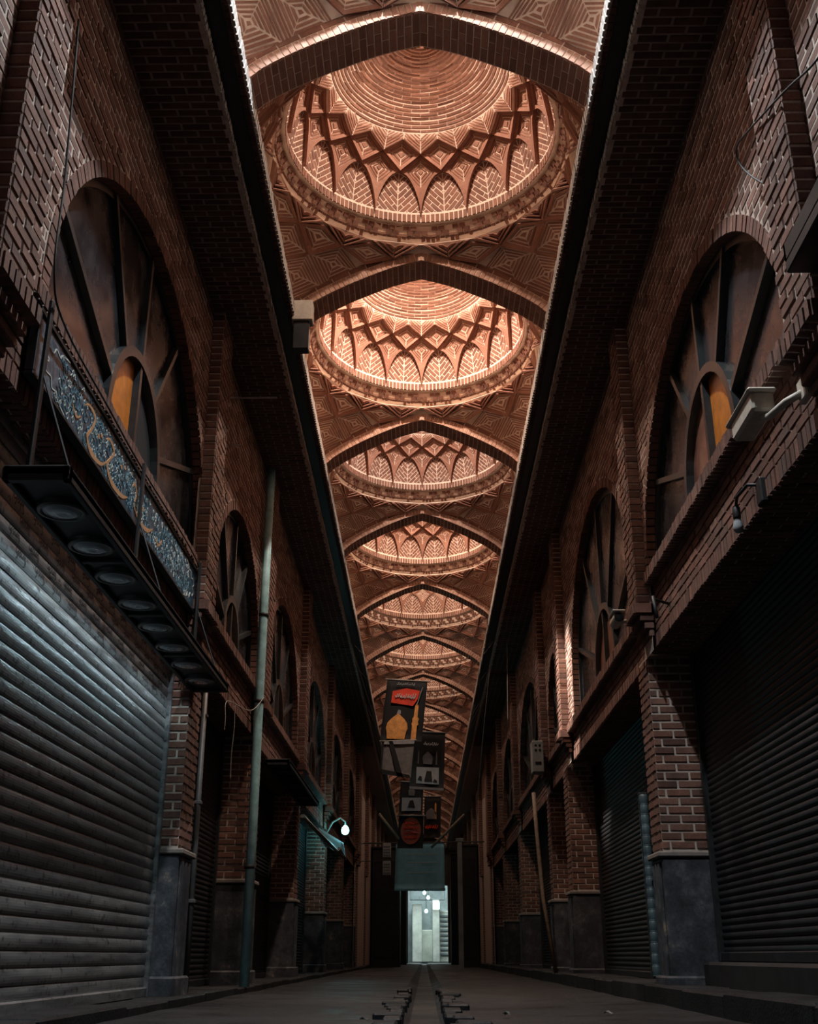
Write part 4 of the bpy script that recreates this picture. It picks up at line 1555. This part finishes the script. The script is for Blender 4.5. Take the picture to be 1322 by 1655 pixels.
for i in range(520):
    y, z = rnd.uniform(4.95, 8.35), rnd.uniform(SZ0 + .03, SZ1 - .03)
    q = rnd.uniform(.009, .022)
    if rnd.random() < .45:
        pts = [(y, z + q), (y + q * .7, z), (y, z - q), (y - q * .7, z), (y, z + q)]
        f = flat_stroke(pts, [.0022] * 5, -1.872, 2)
        m.add(f.v, f.f)
    else:
        a = rnd.uniform(0, 6.3)
        pts = [(y + cos(a + t * 1.3) * q * (1 + t * .5), z + sin(a + t * 1.3) * q * (1 + t * .5)) for t in range(5)]
        f = flat_stroke(pts, [.001, .003, .003, .002, .001], -1.872, 3)
        m2.add(f.v, f.f)
o = m.obj('flower_print', 'sign_cream', root, kind='stuff')
o = m2.obj('tendril_print', 'sign_mid', root, kind='stuff')
for c, d in ((SY0 + .06, 1), (SY1 - .06, -1)):
    for q in (0, 1):
        zc = SZ0 + .165
        sg = 1 if q else -1
        pts = [(c + d * .42, zc + sg * .155), (c + d * .30, zc + sg * .13), (c + d * .27, zc + sg * .10), (c + d * .20, zc + sg * .11), (c + d * .17, zc + sg * .065), (c + d * .10, zc + sg * .07), (c + d * .06, zc + sg * .03), (c + d * .12, zc + sg * .004)]
        flat_stroke(pts, [.004] * 8, -1.872).obj('border_print', 'sign_cream', root)

# ------------------------------------------------------------------ canopies with round lamps
def canopy(y0, y1, x0, x1, z, n, label, lamps=True):
    root = empty('lamp_canopy', ((x0 + x1) / 2, y0, z))
    tag(root, label, 'light canopy')
    MB().box(x0, x1, y0, y1, z + .03, z + .06).obj('panel', 'black_steel', root)
    for a, b2, c, d in ((x0, x0 + .035, y0, y1), (x1 - .035, x1, y0, y1), (x0, x1, y0, y0 + .05), (x0, x1, y1 - .05, y1)):
        MB().cbox(a, b2, c, d, z, z + .075, .006).obj('rim', 'black_steel', root)
    st = (y1 - y0 - .3) / n
    for i in range(n):
        yc = y0 + .15 + st * (i + .5)
        xc = (x0 + x1) / 2
        if lamps:
            b2 = MB().lathe([(.125, .03), (.125, .0), (.118, -.012), (.098, -.012), (.095, .012)], (xc, yc, z + .01), 'z', 28).obj('lamp_ring', 'frame_steel', root, True)
            m = MB().lathe([(.097, .004), (.085, -.008), (.05, -.013), (.005, -.014)], (xc, yc, z + .004), 'z', 28)
            g = link('lens', m.mesh('lens', 'lens_glass', True), b2)
            g.location = Vector((0, 0, 0))
            g.data.transform(Matrix.Translation(-Vector(root.location)))
            m = MB().lathe([(.062, .0), (.045, -.004), (.03, -.004), (.005, .0)], (xc + .012, yc, z - .008), 'z', 20)
            g = link('reflector', m.mesh('reflector', 'lens_inner', True), b2)
            g.data.transform(Matrix.Translation(-Vector(root.location)))
        if i % 2 == 0 and i:
            MB().cbox(x0 + .03, x1 - .03, yc - st * .5 - .02, yc - st * .5 + .02, z + .005, z + .05, .005).obj('cross_bar', 'black_steel', root)
        if not lamps:
            MB().cbox(x0 + .03, x1 - .03, yc - .02, yc + .02, z + .0, z + .05, .005).obj('cross_bar', 'black_steel', root)
    return root
def tray_lights(y0, y1, n, x, z):
    st = (y1 - y0 - .3) / n
    for i in range(n):
        spot('tray_lamp', (x - .03, y0 + .15 + st * (i + .5), z - .022), (x - .16, y0 + .15 + st * (i + .5), z - 1), 4.2, (0.70, 0.93, 1.0), 150, 0.5, 0.012)
tray_lights(4.58, 8.97, 8, -1.77, 2.36)
cn = canopy(4.58, 8.97, -1.925, -1.615, 2.36, 8, 'black hanging canopy with a row of eight round lamps under the blue sign')
for y in (4.66, 6.60, 8.56):
    MB().cbox(-1.845, -1.825, y - .02, y + .02, 2.42, 3.36, .004).obj('hanger_bar', 'black_steel', cn)
    MB().tube([(-1.83, y, 2.95), (-1.64, y, 2.43)], .006, 6).obj('stay_rod', 'black_steel', cn)
canopy(13.3, 17.2, -1.90, -1.60, 2.46, 6, 'black slatted canopy frame hanging past the teal downpipe', False)
root = empty('lamp_canopy', (1.9, 2.4, 3.25))
tag(root, 'black canopy corner jutting from the wall above the security camera', 'light canopy')
MB().cbox(1.68, 2.0, 2.4, 4.30, 3.25, 3.31, .006).obj('panel', 'black_steel', root)
MB().cbox(1.68, 1.71, 2.4, 4.30, 3.31, 3.40, .005).obj('rim', 'black_steel', root)
MB().cbox(1.68, 2.0, 4.27, 4.30, 3.31, 3.40, .005).obj('rim', 'black_steel', root)

# ------------------------------------------------------------------ pipes and cables
root = empty('downpipe', (-1.82, 12.05, .17))
tag(root, 'tall teal painted downpipe rising along the brick pier', 'pipe')
MB().tube([(-1.80, 11.92, .055), (-1.81, 12.0, 2.0), (-1.82, 12.06, 4.0), (-1.82, 12.1, SOFFIT)], .05, 14).obj('pipe', 'teal_pipe', root, True)
for z, y in ((2.95, 12.03), (3.95, 12.06), (1.2, 11.965)):
    MB().lathe([(.053, -.02), (.058, -.018), (.058, .018), (.053, .02)], (-1.815, y, z), 'z', 14).obj('clamp', 'black_steel', root, True)
root = empty('conduit', (-1.94, 9.6, .17))
tag(root, 'thin grey vertical conduit behind the first pillar under the lamps', 'pipe')
MB().tube([(-1.94, 9.70, .055), (-1.94, 9.68, 1.4), (-1.94, 9.66, 2.64)], .024, 10).obj('pipe', 'grey_pipe', root, True)
for z in (.75, 1.55, 2.3):
    MB().cbox(-1.972, -1.908, 9.65, 9.715, z, z + .03, .004).obj('clamp', 'grey_pipe', root)
def cable(name, pts, r, mat, label, cat='cable'):
    P = []
    n = len(pts)
    for i in range(n - 1):
        p0, p1, p2, p3 = pts[max(0, i - 1)], pts[i], pts[i + 1], pts[min(n - 1, i + 2)]
        for k in range(6):
            t = k / 6
            P.append(tuple(0.5 * ((2 * p1[j]) + (-p0[j] + p2[j]) * t + (2 * p0[j] - 5 * p1[j] + 4 * p2[j] - p3[j]) * t * t + (-p0[j] + 3 * p1[j] - 3 * p2[j] + p3[j]) * t ** 3) for j in (0, 1, 2)))
    P.append(pts[-1])
    o = MB().tube(P, r, 6).obj(name, mat, None, True)
    tag(o, label, cat)
    return o
cable('cable', [(1.775, 3.5, 4.0), (1.775, 3.83, 4.06), (1.77, 4.22, 4.24), (1.77, 4.73, 4.46), (1.775, 4.98, 4.55), (1.80, 5.03, 4.47), (1.84, 4.95, 4.31), (1.885, 4.78, 4.10)], .006, 'cable', 'black cable looping over the pilaster above the black canopy corner')
cable('cable', [(-1.79, 4.36, 4.9), (-1.80, 4.50, 4.02), (-1.80, 4.54, 3.45), (-1.82, 4.85, 3.32), (-1.845, 5.78, 3.335), (-1.845, 6.55, 3.32), (-1.845, 8.42, 3.34), (-1.82, 8.75, 3.1), (-1.80, 8.85, 2.85)], .006, 'cable', 'black cable draped along the top edge of the blue sign')
cable('string', [(-1.765, 12.05, 3.0), (-1.80, 11.4, 2.72), (-1.86, 10.5, 2.62), (-1.87, 10.3, 2.55), (-1.86, 10.28, 2.42), (-1.86, 10.27, 2.3)], .004, 'pale_cable', 'pale string tied from the teal downpipe to the lintel', 'string')
cable('string', [(-1.85, 10.7, 2.62), (-1.845, 10.71, 2.4), (-1.855, 10.7, 2.15), (-1.85, 10.7, 1.9)], .004, 'pale_cable', 'pale frayed string hanging from the lintel beside the conduit', 'string')
cable('cable', [(1.57, 20.0, SOFFIT), (1.565, 20.0, 5.4), (1.55, 20.0, 4.9), (1.54, 20.02, 4.31)], .008, 'pale_cable', 'pale wire hanging straight down from the soffit')
cable('cable', [(1.36, 22, SOFFIT - .01), (1.22, 23, 4.4), (1.15, 24.5, 3.2), (1.2, 26, 2.6)], .007, 'pale_cable', 'pale wire sagging from the fascia towards the far shops')
for nm, a, b2, lab in (('wall_rod', (-1.93, 9.62, 5.45), (-1.43, 9.62, 5.45), 'long pale metal rod jutting from the wall above the second window'), ('wall_rod', (-1.93, 9.8, 5.02), (-1.78, 9.8, 5.02), 'short pale metal rod jutting below the long rod')):
    tag(MB().tube([a, b2], .010, 8).obj(nm, 'pale_cable'), lab, 'rod')
root = empty('junction_box', (-1.11, 9.0, 5.84))
tag(root, 'beige steel junction box on the edge of the second arch', 'electrical box')
MB().cbox(-1.215, -1.02, 8.84, 8.98, 5.86, 6.075, .008).obj('housing', 'camera_white', root)
MB().cbox(-1.20, -1.05, 8.86, 8.97, 5.56, 5.86, .008).obj('bracket', 'black_steel', root)

# ------------------------------------------------------------------ cameras, bulb, boxes on the camera side
root = empty('security_camera', (1.74, 5.2, 2.9))
tag(root, 'beige box security camera on a bracket above the black shutter', 'camera')
m = MB().cbox(1.67, 1.79, 4.98, 5.36, 2.90, 3.01, .015)
m.obj('housing', 'camera_white', root)
MB().cbox(1.655, 1.805, 4.97, 5.42, 3.005, 3.03, .01).obj('sun_hood', 'camera_white', root)
MB().lathe([(.035, 0), (.04, .03), (.03, .035), (.005, .036)], (1.73, 5.355, 2.955), 'y', 16).obj('lens', 'void', root, True)
MB().tube([(1.74, 5.06, 2.90), (1.75, 4.98, 2.86), (1.80, 4.86, 2.88), (1.90, 4.80, 2.92)], .02, 10).obj('bracket_arm', 'camera_white', root, True)
MB().cbox(1.86, 1.90, 4.74, 4.86, 2.86, 2.98, .008).obj('wall_plate', 'camera_white', root)
root = empty('bulb_lamp', (1.88, 6.0, 2.6))
tag(root, 'bare bulb in a black socket hanging from the lintel bracket', 'lamp')
MB().tube([(1.95, 5.75, 2.82), (1.86, 5.80, 2.84), (1.84, 5.95, 2.83), (1.85, 6.03, 2.80)], .010, 8).obj('bracket_arm', 'black_steel', root, True)
MB().cbox(1.90, 1.95, 5.70, 5.80, 2.70, 2.85, .008).obj('wall_plate', 'black_steel', root)
MB().lathe([(.018, .0), (.024, -.01), (.024, -.07), (.02, -.08)], (1.85, 6.03, 2.80), 'z', 14).obj('socket', 'black_steel', root, True)
MB().lathe([(.020, 0), (.024, -.02), (.030, -.05), (.028, -.07), (.016, -.085), (.002, -.09)], (1.85, 6.03, 2.722), 'z', 16).obj('bulb', 'cloth_pale', root, True)
root = empty('security_camera', (1.70, 9.1, 2.95))
tag(root, 'small pale bullet camera facing out beside the first corbel', 'camera')
MB().lathe([(.040, 0), (.048, .01), (.048, .20), (.036, .22)], (1.66, 8.98, 3.0), 'y', 18).obj('housing', 'camera_white', root, True)
MB().lathe([(.040, 0), (.038, -.004), (.005, -.005)], (1.66, 8.979, 3.0), 'y', 18).obj('lens', 'void', root, True)
MB().cbox(1.605, 1.715, 8.95, 9.2, 3.045, 3.06, .006).obj('sun_hood', 'camera_white', root)
MB().tube([(1.67, 9.15, 3.0), (1.74, 9.17, 3.02), (1.80, 9.16, 3.02)], .016, 8).obj('bracket_arm', 'camera_white', root, True)
root = empty('wall_bracket', (1.9, 8.2, 2.7))
tag(root, 'small black angle bracket on the lintel near the first corbel', 'bracket')
MB().tube([(1.95, 8.3, 2.90), (1.80, 8.22, 2.92), (1.78, 8.15, 2.90)], .012, 8).obj('arm', 'black_steel', root, True)
MB().tube([(1.78, 8.15, 2.92), (1.79, 8.12, 2.74)], .014, 8).obj('drop_tube', 'black_steel', root, True)
root = empty('meter_box', (1.72, 16.75, 2.85))
tag(root, 'grey electric meter box with round dials fixed to the pilaster', 'electrical box')
MB().cbox(1.62, 1.79, 16.55, 16.85, 2.87, 3.33, .01).obj('housing', 'box_grey', root)
for i in (0, 1):
    for j in (0, 1):
        MB().lathe([(.018, 0), (.018, -.006), (.002, -.007)], (1.675 + i * .06, 16.55, 3.26 - j * .07), 'y', 12).obj('dial', 'void', root)
MB().cbox(1.66, 1.75, 16.54, 16.552, 2.98, 3.02, .003).obj('slot', 'void', root)
root = MB().tube([(1.60, 16.40, 2.55), (1.62, 16.38, 2.0), (1.67, 16.38, 1.1), (1.80, 16.36, .125)], .028, 8).obj('leaning_pole', 'timber', None, True)
tag(root, 'weathered pole leaning below the grey meter box', 'pole')

# ------------------------------------------------------------------ banners hung across the passage
def cloth(name, c, mat, parent, th=.012, nx=8, nz=8, wob=.02, seed=0):
    """slightly wavy hanging cloth; c = four (x, y, z) corners: top-left, top-right, bottom-left, bottom-right"""
    tl, tr, bl, br = [Vector(p) for p in c]
    m = MB()
    for d in (0, th):
        for j in range(nz + 1):
            for i in range(nx + 1):
                u, v = i / nx, j / nz
                p = (tl * (1 - u) + tr * u) * (1 - v) + (bl * (1 - u) + br * u) * v
                m.v.append((p.x, p.y + d + wob * v * sin(u * 9 + seed) , p.z))
    n = (nx + 1) * (nz + 1)
    for j in range(nz):
        for i in range(nx):
            a = j * (nx + 1) + i
            m.f += [(a, a + 1, a + nx + 2, a + nx + 1), (n + a, n + a + nx + 1, n + a + nx + 2, n + a + 1)]
    for i in range(nx):
        for a in (i, nz * (nx + 1) + i):
            m.f.append((a, n + a, n + a + 1, a + 1))
    for j in range(nz):
        for a in (j * (nx + 1), j * (nx + 1) + nx):
            m.f.append((a, a + nx + 1, n + a + nx + 1, n + a))
    return m.obj(name, mat, parent, True)
def banner(label, c, mat='cloth_black'):
    y = c[0][1]
    root = empty('banner', ((c[2][0] + c[3][0]) / 2, y, c[2][2]))
    tag(root, label, 'banner', 'cloth banners hung across the passage')
    cloth('cloth', c, mat, root, seed=len(label))
    MB().tube([(c[0][0] - .04, y, c[0][2] + .01), (c[1][0] + .04, y, c[1][2] + .01)], .014, 8).obj('top_rod', 'pale_cable', root, True)
    tl, tr, bl, br = [Vector(p) for p in c]
    def at(u, v):
        return (tl * (1 - u) + tr * u) * (1 - v) + (bl * (1 - u) + br * u) * v
    def shape(nm, poly, mt, d=.03):
        m = MB()
        n = len(poly)
        P = [at(u, v) for u, v in poly]
        m.v = [(p.x, p.y - d, p.z) for p in P] + [(p.x, p.y - d + .01, p.z) for p in P]
        m.f = [tuple(range(n)), tuple(range(n, 2 * n))] + [(i, (i + 1) % n, n + (i + 1) % n, n + i) for i in range(n)]
        return m.obj(nm, mt, root)
    def scrib(nm, lines, mt, w=.012, d=.045):
        for ln in lines:
            P = [at(u, v) for u, v in ln]
            MB().tube([(p.x, p.y - d, p.z) for p in P], w, 5).obj(nm, mt, root)
    # cords up to the vault
    for p in (tl, tr):
        MB().tube([(p.x, y, p.z), (1.372 if p is tr else -1.372, y, SOFFIT + .03)], .003, 4).obj('cord', 'cable', root)
    return root, shape, scrib
def onion(cx, by, w, h):
    pts = [(-.42, 0), (-.46, -.25), (-.52, -.42), (-.47, -.62), (-.32, -.78), (-.12, -.92), (0, -1.0)]
    L_ = [(cx + x * w, by + z * h) for x, z in pts]
    R_ = [(cx - x * w, by + z * h) for x, z in reversed(pts[:-1])]
    return L_ + R_
def writing(u0, u1, v, h, n=7, seed=1):
    r = random.Random(seed)
    out = []
    for i in range(n):
        u = u0 + (u1 - u0) * i / n
        du = (u1 - u0) / n
        out.append([(u, v + r.uniform(-.3, .3) * h), (u + du * .3, v + r.uniform(.2, .6) * h), (u + du * .6, v + r.uniform(0, .5) * h), (u + du * .9, v - r.uniform(.2, .8) * h)])
    return out
_, sh, sc = banner('black banner with red flag, golden dome and minaret', [(-.66, 20, 5.08), (.08, 20, 5.03), (-.79, 20, 3.96), (-.03, 20, 3.94)])
sh('flag_print', [(.17, .19), (.50, .13), (.84, .16), (.80, .30), (.70, .42), (.42, .40), (.16, .38)], 'cloth_red')
sc('writing', writing(.25, .75, .27, .07, 9, 3), 'cloth_white', .009)
sc('writing', writing(.25, .70, .065, .035, 8, 5), 'cloth_pale', .007)
sh('dome_print', onion(.37, .97, .50, .42), 'cloth_gold')
sh('finial_print', [(.33, .56), (.36, .49), (.42, .50), (.43, .56)], 'cloth_pale')
sh('minaret_print', [(.73, .98), (.73, .74), (.71, .72), (.73, .68), (.72, .63), (.75, .60), (.76, .42), (.80, .36), (.84, .42), (.84, .60), (.88, .63), (.86, .68), (.88, .72), (.85, .74), (.85, .98)], 'cloth_gold')
sc('pole_print', [[(.80, .40), (.86, .20), (.90, .10)]], 'cloth_pale', .008)
_, sh, sc = banner('grey striped cloth slung below the golden dome banner', [(-.75, 19.85, 3.91), (-.16, 19.85, 3.93), (-.77, 19.85, 3.35), (-.23, 19.85, 3.27)], 'cloth_grey')
sh('fold_print', [(.22, 0), (.34, 0), (.75, 1), (.55, 1)], 'cloth_black')
sh('fold_print', [(.0, 0), (.08, 0), (.04, 1), (.0, 1)], 'cloth_black')
sh('edge_print', [(.0, .0), (1, .0), (1, .09), (0, .09)], 'cloth_pale')
sh('fold_print', [(.05, .86), (.95, .93), (1, 1), (0, 1)], 'cloth_black')
_, sh, sc = banner('black banner with small dome, two minarets and pale lower picture', [(-.22, 22, 4.50), (.44, 22, 4.46), (-.28, 22, 3.38), (.39, 22, 3.34)])
sh('dome_print', onion(.50, .56, .30, .22), 'cloth_grey')
for u in (.22, .76):
    sh('minaret_print', [(u - .02, .56), (u - .015, .36), (u, .32), (u + .015, .36), (u + .02, .56)], 'cloth_grey')
sh('picture_print', [(.18, .62), (.84, .61), (.85, .90), (.19, .90)], 'cloth_pale')
sh('figure_print', [(.42, .86), (.46, .74), (.48, .68), (.62, .68), (.64, .78), (.66, .86)], 'cloth_black', .045)
sh('figure_print', [(.22, .84), (.28, .77), (.34, .78), (.36, .85)], 'cloth_black', .045)
sh('figure_print', [(.68, .86), (.72, .81), (.80, .84), (.80, .87)], 'cloth_black', .045)
sc('writing', writing(.36, .80, .21, .05, 8, 9), 'cloth_white', .007)
sh('hem_print', [(.0, .96), (1, .96), (1, 1), (0, 1)], 'cloth_grey')
_, sh, sc = banner('small black banner with pale picture above the red medallion banner', [(-.51, 25, 3.95), (-.0, 25, 3.92), (-.55, 25, 3.26), (-.03, 25, 3.23)])
sh('picture_print', [(.10, .50), (.92, .47), (.93, .88), (.11, .92)], 'cloth_pale')
sh('figure_print', [(.36, .80), (.44, .58), (.58, .56), (.68, .80)], 'cloth_black', .045)
sh('dome_print', onion(.5, .42, .28, .28), 'cloth_grey')
_, sh, sc = banner('black banner with dark red round medallion of writing', [(-.55, 25.2, 3.23), (.0, 25.2, 3.23), (-.59, 25.2, 2.54), (-.02, 25.2, 2.54)])
sh('medallion_print', [(.5 + .40 * cos(2 * pi * k / 28), .46 + .42 * sin(2 * pi * k / 28)) for k in range(28)], 'cloth_rust')
for q in range(4):
    sc('writing', writing(.22 + .03 * abs(q - 1), .78 - .03 * abs(q - 1), .22 + q * .15, .07, 6, 11 + q), 'cloth_red', .010)
sc('writing', [[(.2, .50), (.4, .46), (.6, .50), (.82, .54)]], 'cloth_pale', .008)
_, sh, sc = banner('narrow black banner with gold shapes and red scribbled writing', [(.02, 26, 3.75), (.40, 26, 3.75), (-.01, 26, 2.84), (.38, 26, 2.84)])
sh('dome_print', onion(.42, .55, .6, .28), 'cloth_grey')
sh('minaret_print', [(.62, .55), (.63, .18), (.68, .14), (.73, .18), (.74, .55)], 'cloth_gold')
sc('writing', writing(.1, .85, .74, .10, 6, 21), 'cloth_red', .014)
for a, b2, w_, lab in (((-.95, 24, 3.14), (-.52, 24, 2.62), -1.92, 'slanting pole propping the medallion banner towards the teal lamp'), ((.86, 24, 3.12), (.15, 24, 2.45), 1.92, 'slanting pole propping the narrow banner towards the meter box wall')):
    root = empty('banner_pole', b2)
    tag(root, lab, 'pole')
    MB().tube([a, b2], .028, 8).obj('pole', 'timber', root, True)
    MB().tube([a, (w_, 24, 4.0)], .003, 4).obj('guy_wire', 'cable', root)
tp = empty('tarpaulin', (-.12, 36, 2.29))
tag(tp, 'broad blue grey tarpaulin stretched low across the far passage', 'tarpaulin')
cloth('sheet', [(-.88, 36, 3.62), (.64, 36, 3.66), (-.92, 36, 2.27), (.64, 36, 2.29)], 'tarp', tp, .02, 12, 8, .05, 2)
for z in (3.3, 3.05, 2.75):
    MB().tube([(-.55, 35.93, z), (.40, 35.93, z + .01)], .008, 4).obj('printed_line', 'cloth_pale', tp)
MB().tube([(-1.9, 36, 3.64), (1.9, 36, 3.68)], .02, 6).obj('rope', 'cable', tp)
MB().cbox(-.92, .66, 35.98, 36.08, 2.22, 2.30, .01).obj('hem_bar', 'tarp', tp)

# ------------------------------------------------------------------ teal street lamp, far lights, far end
root = empty('wall_lamp', (-1.9, 21.7, 2.5))
tag(root, 'glowing teal lamp on a curled arm by the far pillars', 'lamp')
MB().tube([(-1.9, 21.75, 2.45), (-1.75, 21.75, 2.72), (-1.6, 21.72, 2.80), (-1.5, 21.7, 2.72), (-1.5, 21.7, 2.62)], .018, 8).obj('arm', 'box_grey', root, True)
MB().lathe([(.02, .10), (.06, .06), (.075, .0), (.06, -.05), (.02, -.075)], (-1.5, 21.7, 2.56), 'z', 16).obj('globe', 'lamp_teal', root, True)
L = bpy.data.lights.new('teal_glow', 'POINT')
L.energy = 12
L.color = (0.25, 0.9, 1.0)
L.shadow_soft_size = .08
o = bpy.data.objects.new('teal_glow', L)
o.location = (-1.42, 21.55, 2.50)
COL.objects.link(o)
root = empty('awning_frame', (-1.9, 17.6, 2.0))
tag(root, 'folded awning frame of slanting metal bars beside the teal lamp', 'awning')
for k, (a, b2) in enumerate((((-1.88, 17.5, 2.35), (-1.45, 20.3, 1.98)), ((-1.88, 18.6, 2.35), (-1.45, 20.9, 2.02)), ((-1.86, 17.5, 2.35), (-1.86, 21.2, 2.35)), ((-1.45, 19.6, 2.05), (-1.45, 21.2, 2.0)), ((-1.88, 21.0, 2.4), (-1.45, 21.0, 2.0)))):
    MB().tube([a, b2], .03, 6).obj('bar', 'box_grey', root)
cloth('rolled_cloth', [(-1.78, 19.2, 2.36), (-1.50, 21.3, 2.30), (-1.74, 19.3, 2.10), (-1.46, 21.3, 2.05)], 'tarp', root, .05, 6, 4, .04, 1)
for k, (x, y, z, lab) in enumerate(((.01, 46, 2.67, 'brightest far bulb just under the tarpaulin'), (.16, 46.5, 2.51, 'second far bulb lower beside the brightest one'), (.08, 47, 2.02, 'lowest far bulb in the dark doorway gap'))):
    root = empty('hanging_bulb', (x, y, z))
    tag(root, lab, 'lamp', 'far hanging bulbs')
    MB().lathe([(.02, .08), (.06, .03), (.07, .0), (.05, -.05), (.01, -.07)], (x, y, z), 'z', 12).obj('globe', 'lamp_far', root, True)
    MB().tube([(x, y, z + .07), (x, y, 4.4)], .008, 5).obj('flex', 'cable', root)
    MB().tube([(-1.92, y, 4.6), (x, y, 4.4), (1.92, y, 4.6)], .008, 5).obj('cross_wire', 'cable', root)
# side kiosks that narrow the far passage
for k, (x0, x1, y0, y1, z1, mt, lab) in enumerate((
                (-1.86, -.86, 41, 43, 3.9, 'black_steel', 'dark closed kiosk below the tarpaulin on the blue-sign side'),
        (1.28, 1.86, 40, 43, 3.9, 'black_steel', 'dark closed kiosk beside the pale far post'),
        (-1.86, -.80, 52, 54, 4.6, 'black_steel', 'farthest dark kiosk on the blue-sign side'),
        (1.20, 1.86, 52, 54, 4.6, 'black_steel', 'farthest dark kiosk on the meter box side'))):
    root = empty('kiosk', ((x0 + x1) / 2, y0, 0))
    tag(root, lab, 'kiosk')
    MB().cbox(x0, x1, y0, y1, -.03, z1, .03).obj('body', mt, root)
    MB().cbox(x0 - .03, x1 + .03, y0 - .05, y1, z1, z1 + .08, .02).obj('roof_slab', mt, root)
    MB().cbox(x0 + .1, x1 - .1, y0 - .02, y0, .25, z1 - .4, .01).obj('front_panel', 'dark_slat', root)
for z0, z1, lab in ((3.05, 3.45, 'upper small grey box hung near the tarpaulin corner'), (2.55, 2.95, 'lower small grey box hung near the tarpaulin corner')):
    root = empty('air_cooler', (-1.08, 33.9, z0))
    tag(root, lab, 'cooler')
    MB().cbox(-1.22, -.98, 33.9, 34.2, z0, z1, .015).obj('housing', 'cloth_pale', root)
    for q in range(4):
        MB().cbox(-1.20, -1.0, 33.885, 33.9, z0 + .05 + q * .08, z0 + .09 + q * .08, .004).obj('louvre', 'far_grey', root)
    MB().tube([(-1.9, 34.05, z1), (-1.1, 34.05, z1)], .012, 6).obj('bracket', 'black_steel', root)
root = empty('far_post', (1.06, 34, 0))
tag(root, 'pale upright post at the far end beside the tarpaulin', 'post')
MB().cbox(.99, 1.13, 34, 34.12, -.02, 3.5, .01).obj('shaft', 'far_grey', root)
MB().cbox(.95, 1.17, 33.98, 34.14, 3.5, 3.6, .01).obj('cap', 'far_grey', root)

b = MB()
for x0, x1, z0, z1 in ((-3.05, -.9, -.05, 9), (1.3, 3.05, -.05, 9), (-.9, 1.3, 4.0, 9)):
    b.box(x0, x1, 64.5, 64.8, z0, z1)
tag(b.obj('wall_back', 'plaster'), 'dark end wall with a tall bright opening', 'wall', kind='structure')
root = empty('far_building', (0, 74, 0))
tag(root, 'sunlit pale building with shuttered openings seen through the far opening', 'building')
MB().box(-6, 6, 76, 76.3, 0, 9).obj('wall', 'far_grey', root)
MB().cbox(-.75, -.15, 73.5, 76, 0, 3.4, .03).obj('pier', 'far_wall', root)
MB().cbox(.52, .95, 73, 76, 0, 3.6, .03).obj('pier', 'far_wall', root)
MB().cbox(.95, 2.4, 74, 76, 0, 3.0, .03).obj('stall', 'far_wall', root)
for q in range(9):
    MB().cbox(1.0, 2.3, 73.93, 74, .4 + q * .28, .52 + q * .28, .01).obj('slat', 'far_grey', root)
MB().cbox(-.15, .52, 75, 76, 0, 1.9, .03).obj('low_wall', 'far_wall', root)
MB().cbox(-.9, 1.3, 73.2, 73.5, 3.6, 4.2, .03).obj('beam', 'far_grey', root)
MB().cbox(.55, .95, 72.9, 73.05, 3.05, 3.5, .01).obj('lit_sign', 'far_window', root)

# ------------------------------------------------------------------ gutter stones and litter on the floor
root = empty('gutter', (0, 5, 0))
tag(root, 'broken stone edging of the shallow gutter down the middle of the floor', 'gutter', kind='structure')
rnd = random.Random(11)
y = 5.2
while y < 14:
    for sx in (-1, 1):
        l = rnd.uniform(.18, .5)
        x = sx * (.12 + rnd.uniform(0, .05))
        w = rnd.uniform(.08, .2)
        z = floor_z(sx * .3, y)
        m = MB().cbox(min(x, x + sx * w), max(x, x + sx * w), y + rnd.uniform(0, .1), y + l, z - .06, z + rnd.uniform(.012, .04), .012)
        m.obj('edge_stone', 'asphalt', root)
    y += .42
for k, (x, y) in enumerate(((-.35, 6.9), (.5, 7.4), (1.15, 7.6))):
    z = floor_z(x, y)
    m = MB()
    q = random.Random(k)
    n = 7
    m.v = [(x + .03 * cos(6.28 * i / n) * q.uniform(.5, 1.2), y + .03 * sin(6.28 * i / n) * q.uniform(.6, 1.2), z + .012 + q.uniform(0, .025)) for i in range(n)]
    m.v += [(a, b2, c + .004) for a, b2, c in m.v]
    m.f = [tuple(range(n)), tuple(range(n, 2 * n))] + [(i, (i + 1) % n, n + (i + 1) % n, n + i) for i in range(n)]
    tag(m.obj('paper_scrap', 'cloth_grey'), ['pale paper scrap by the gutter towards the steel shutter', 'pale paper scrap beside the gutter stones towards the black shutter', 'pale paper scrap nearest the black sill box'][k], 'litter', 'paper scraps on the floor')
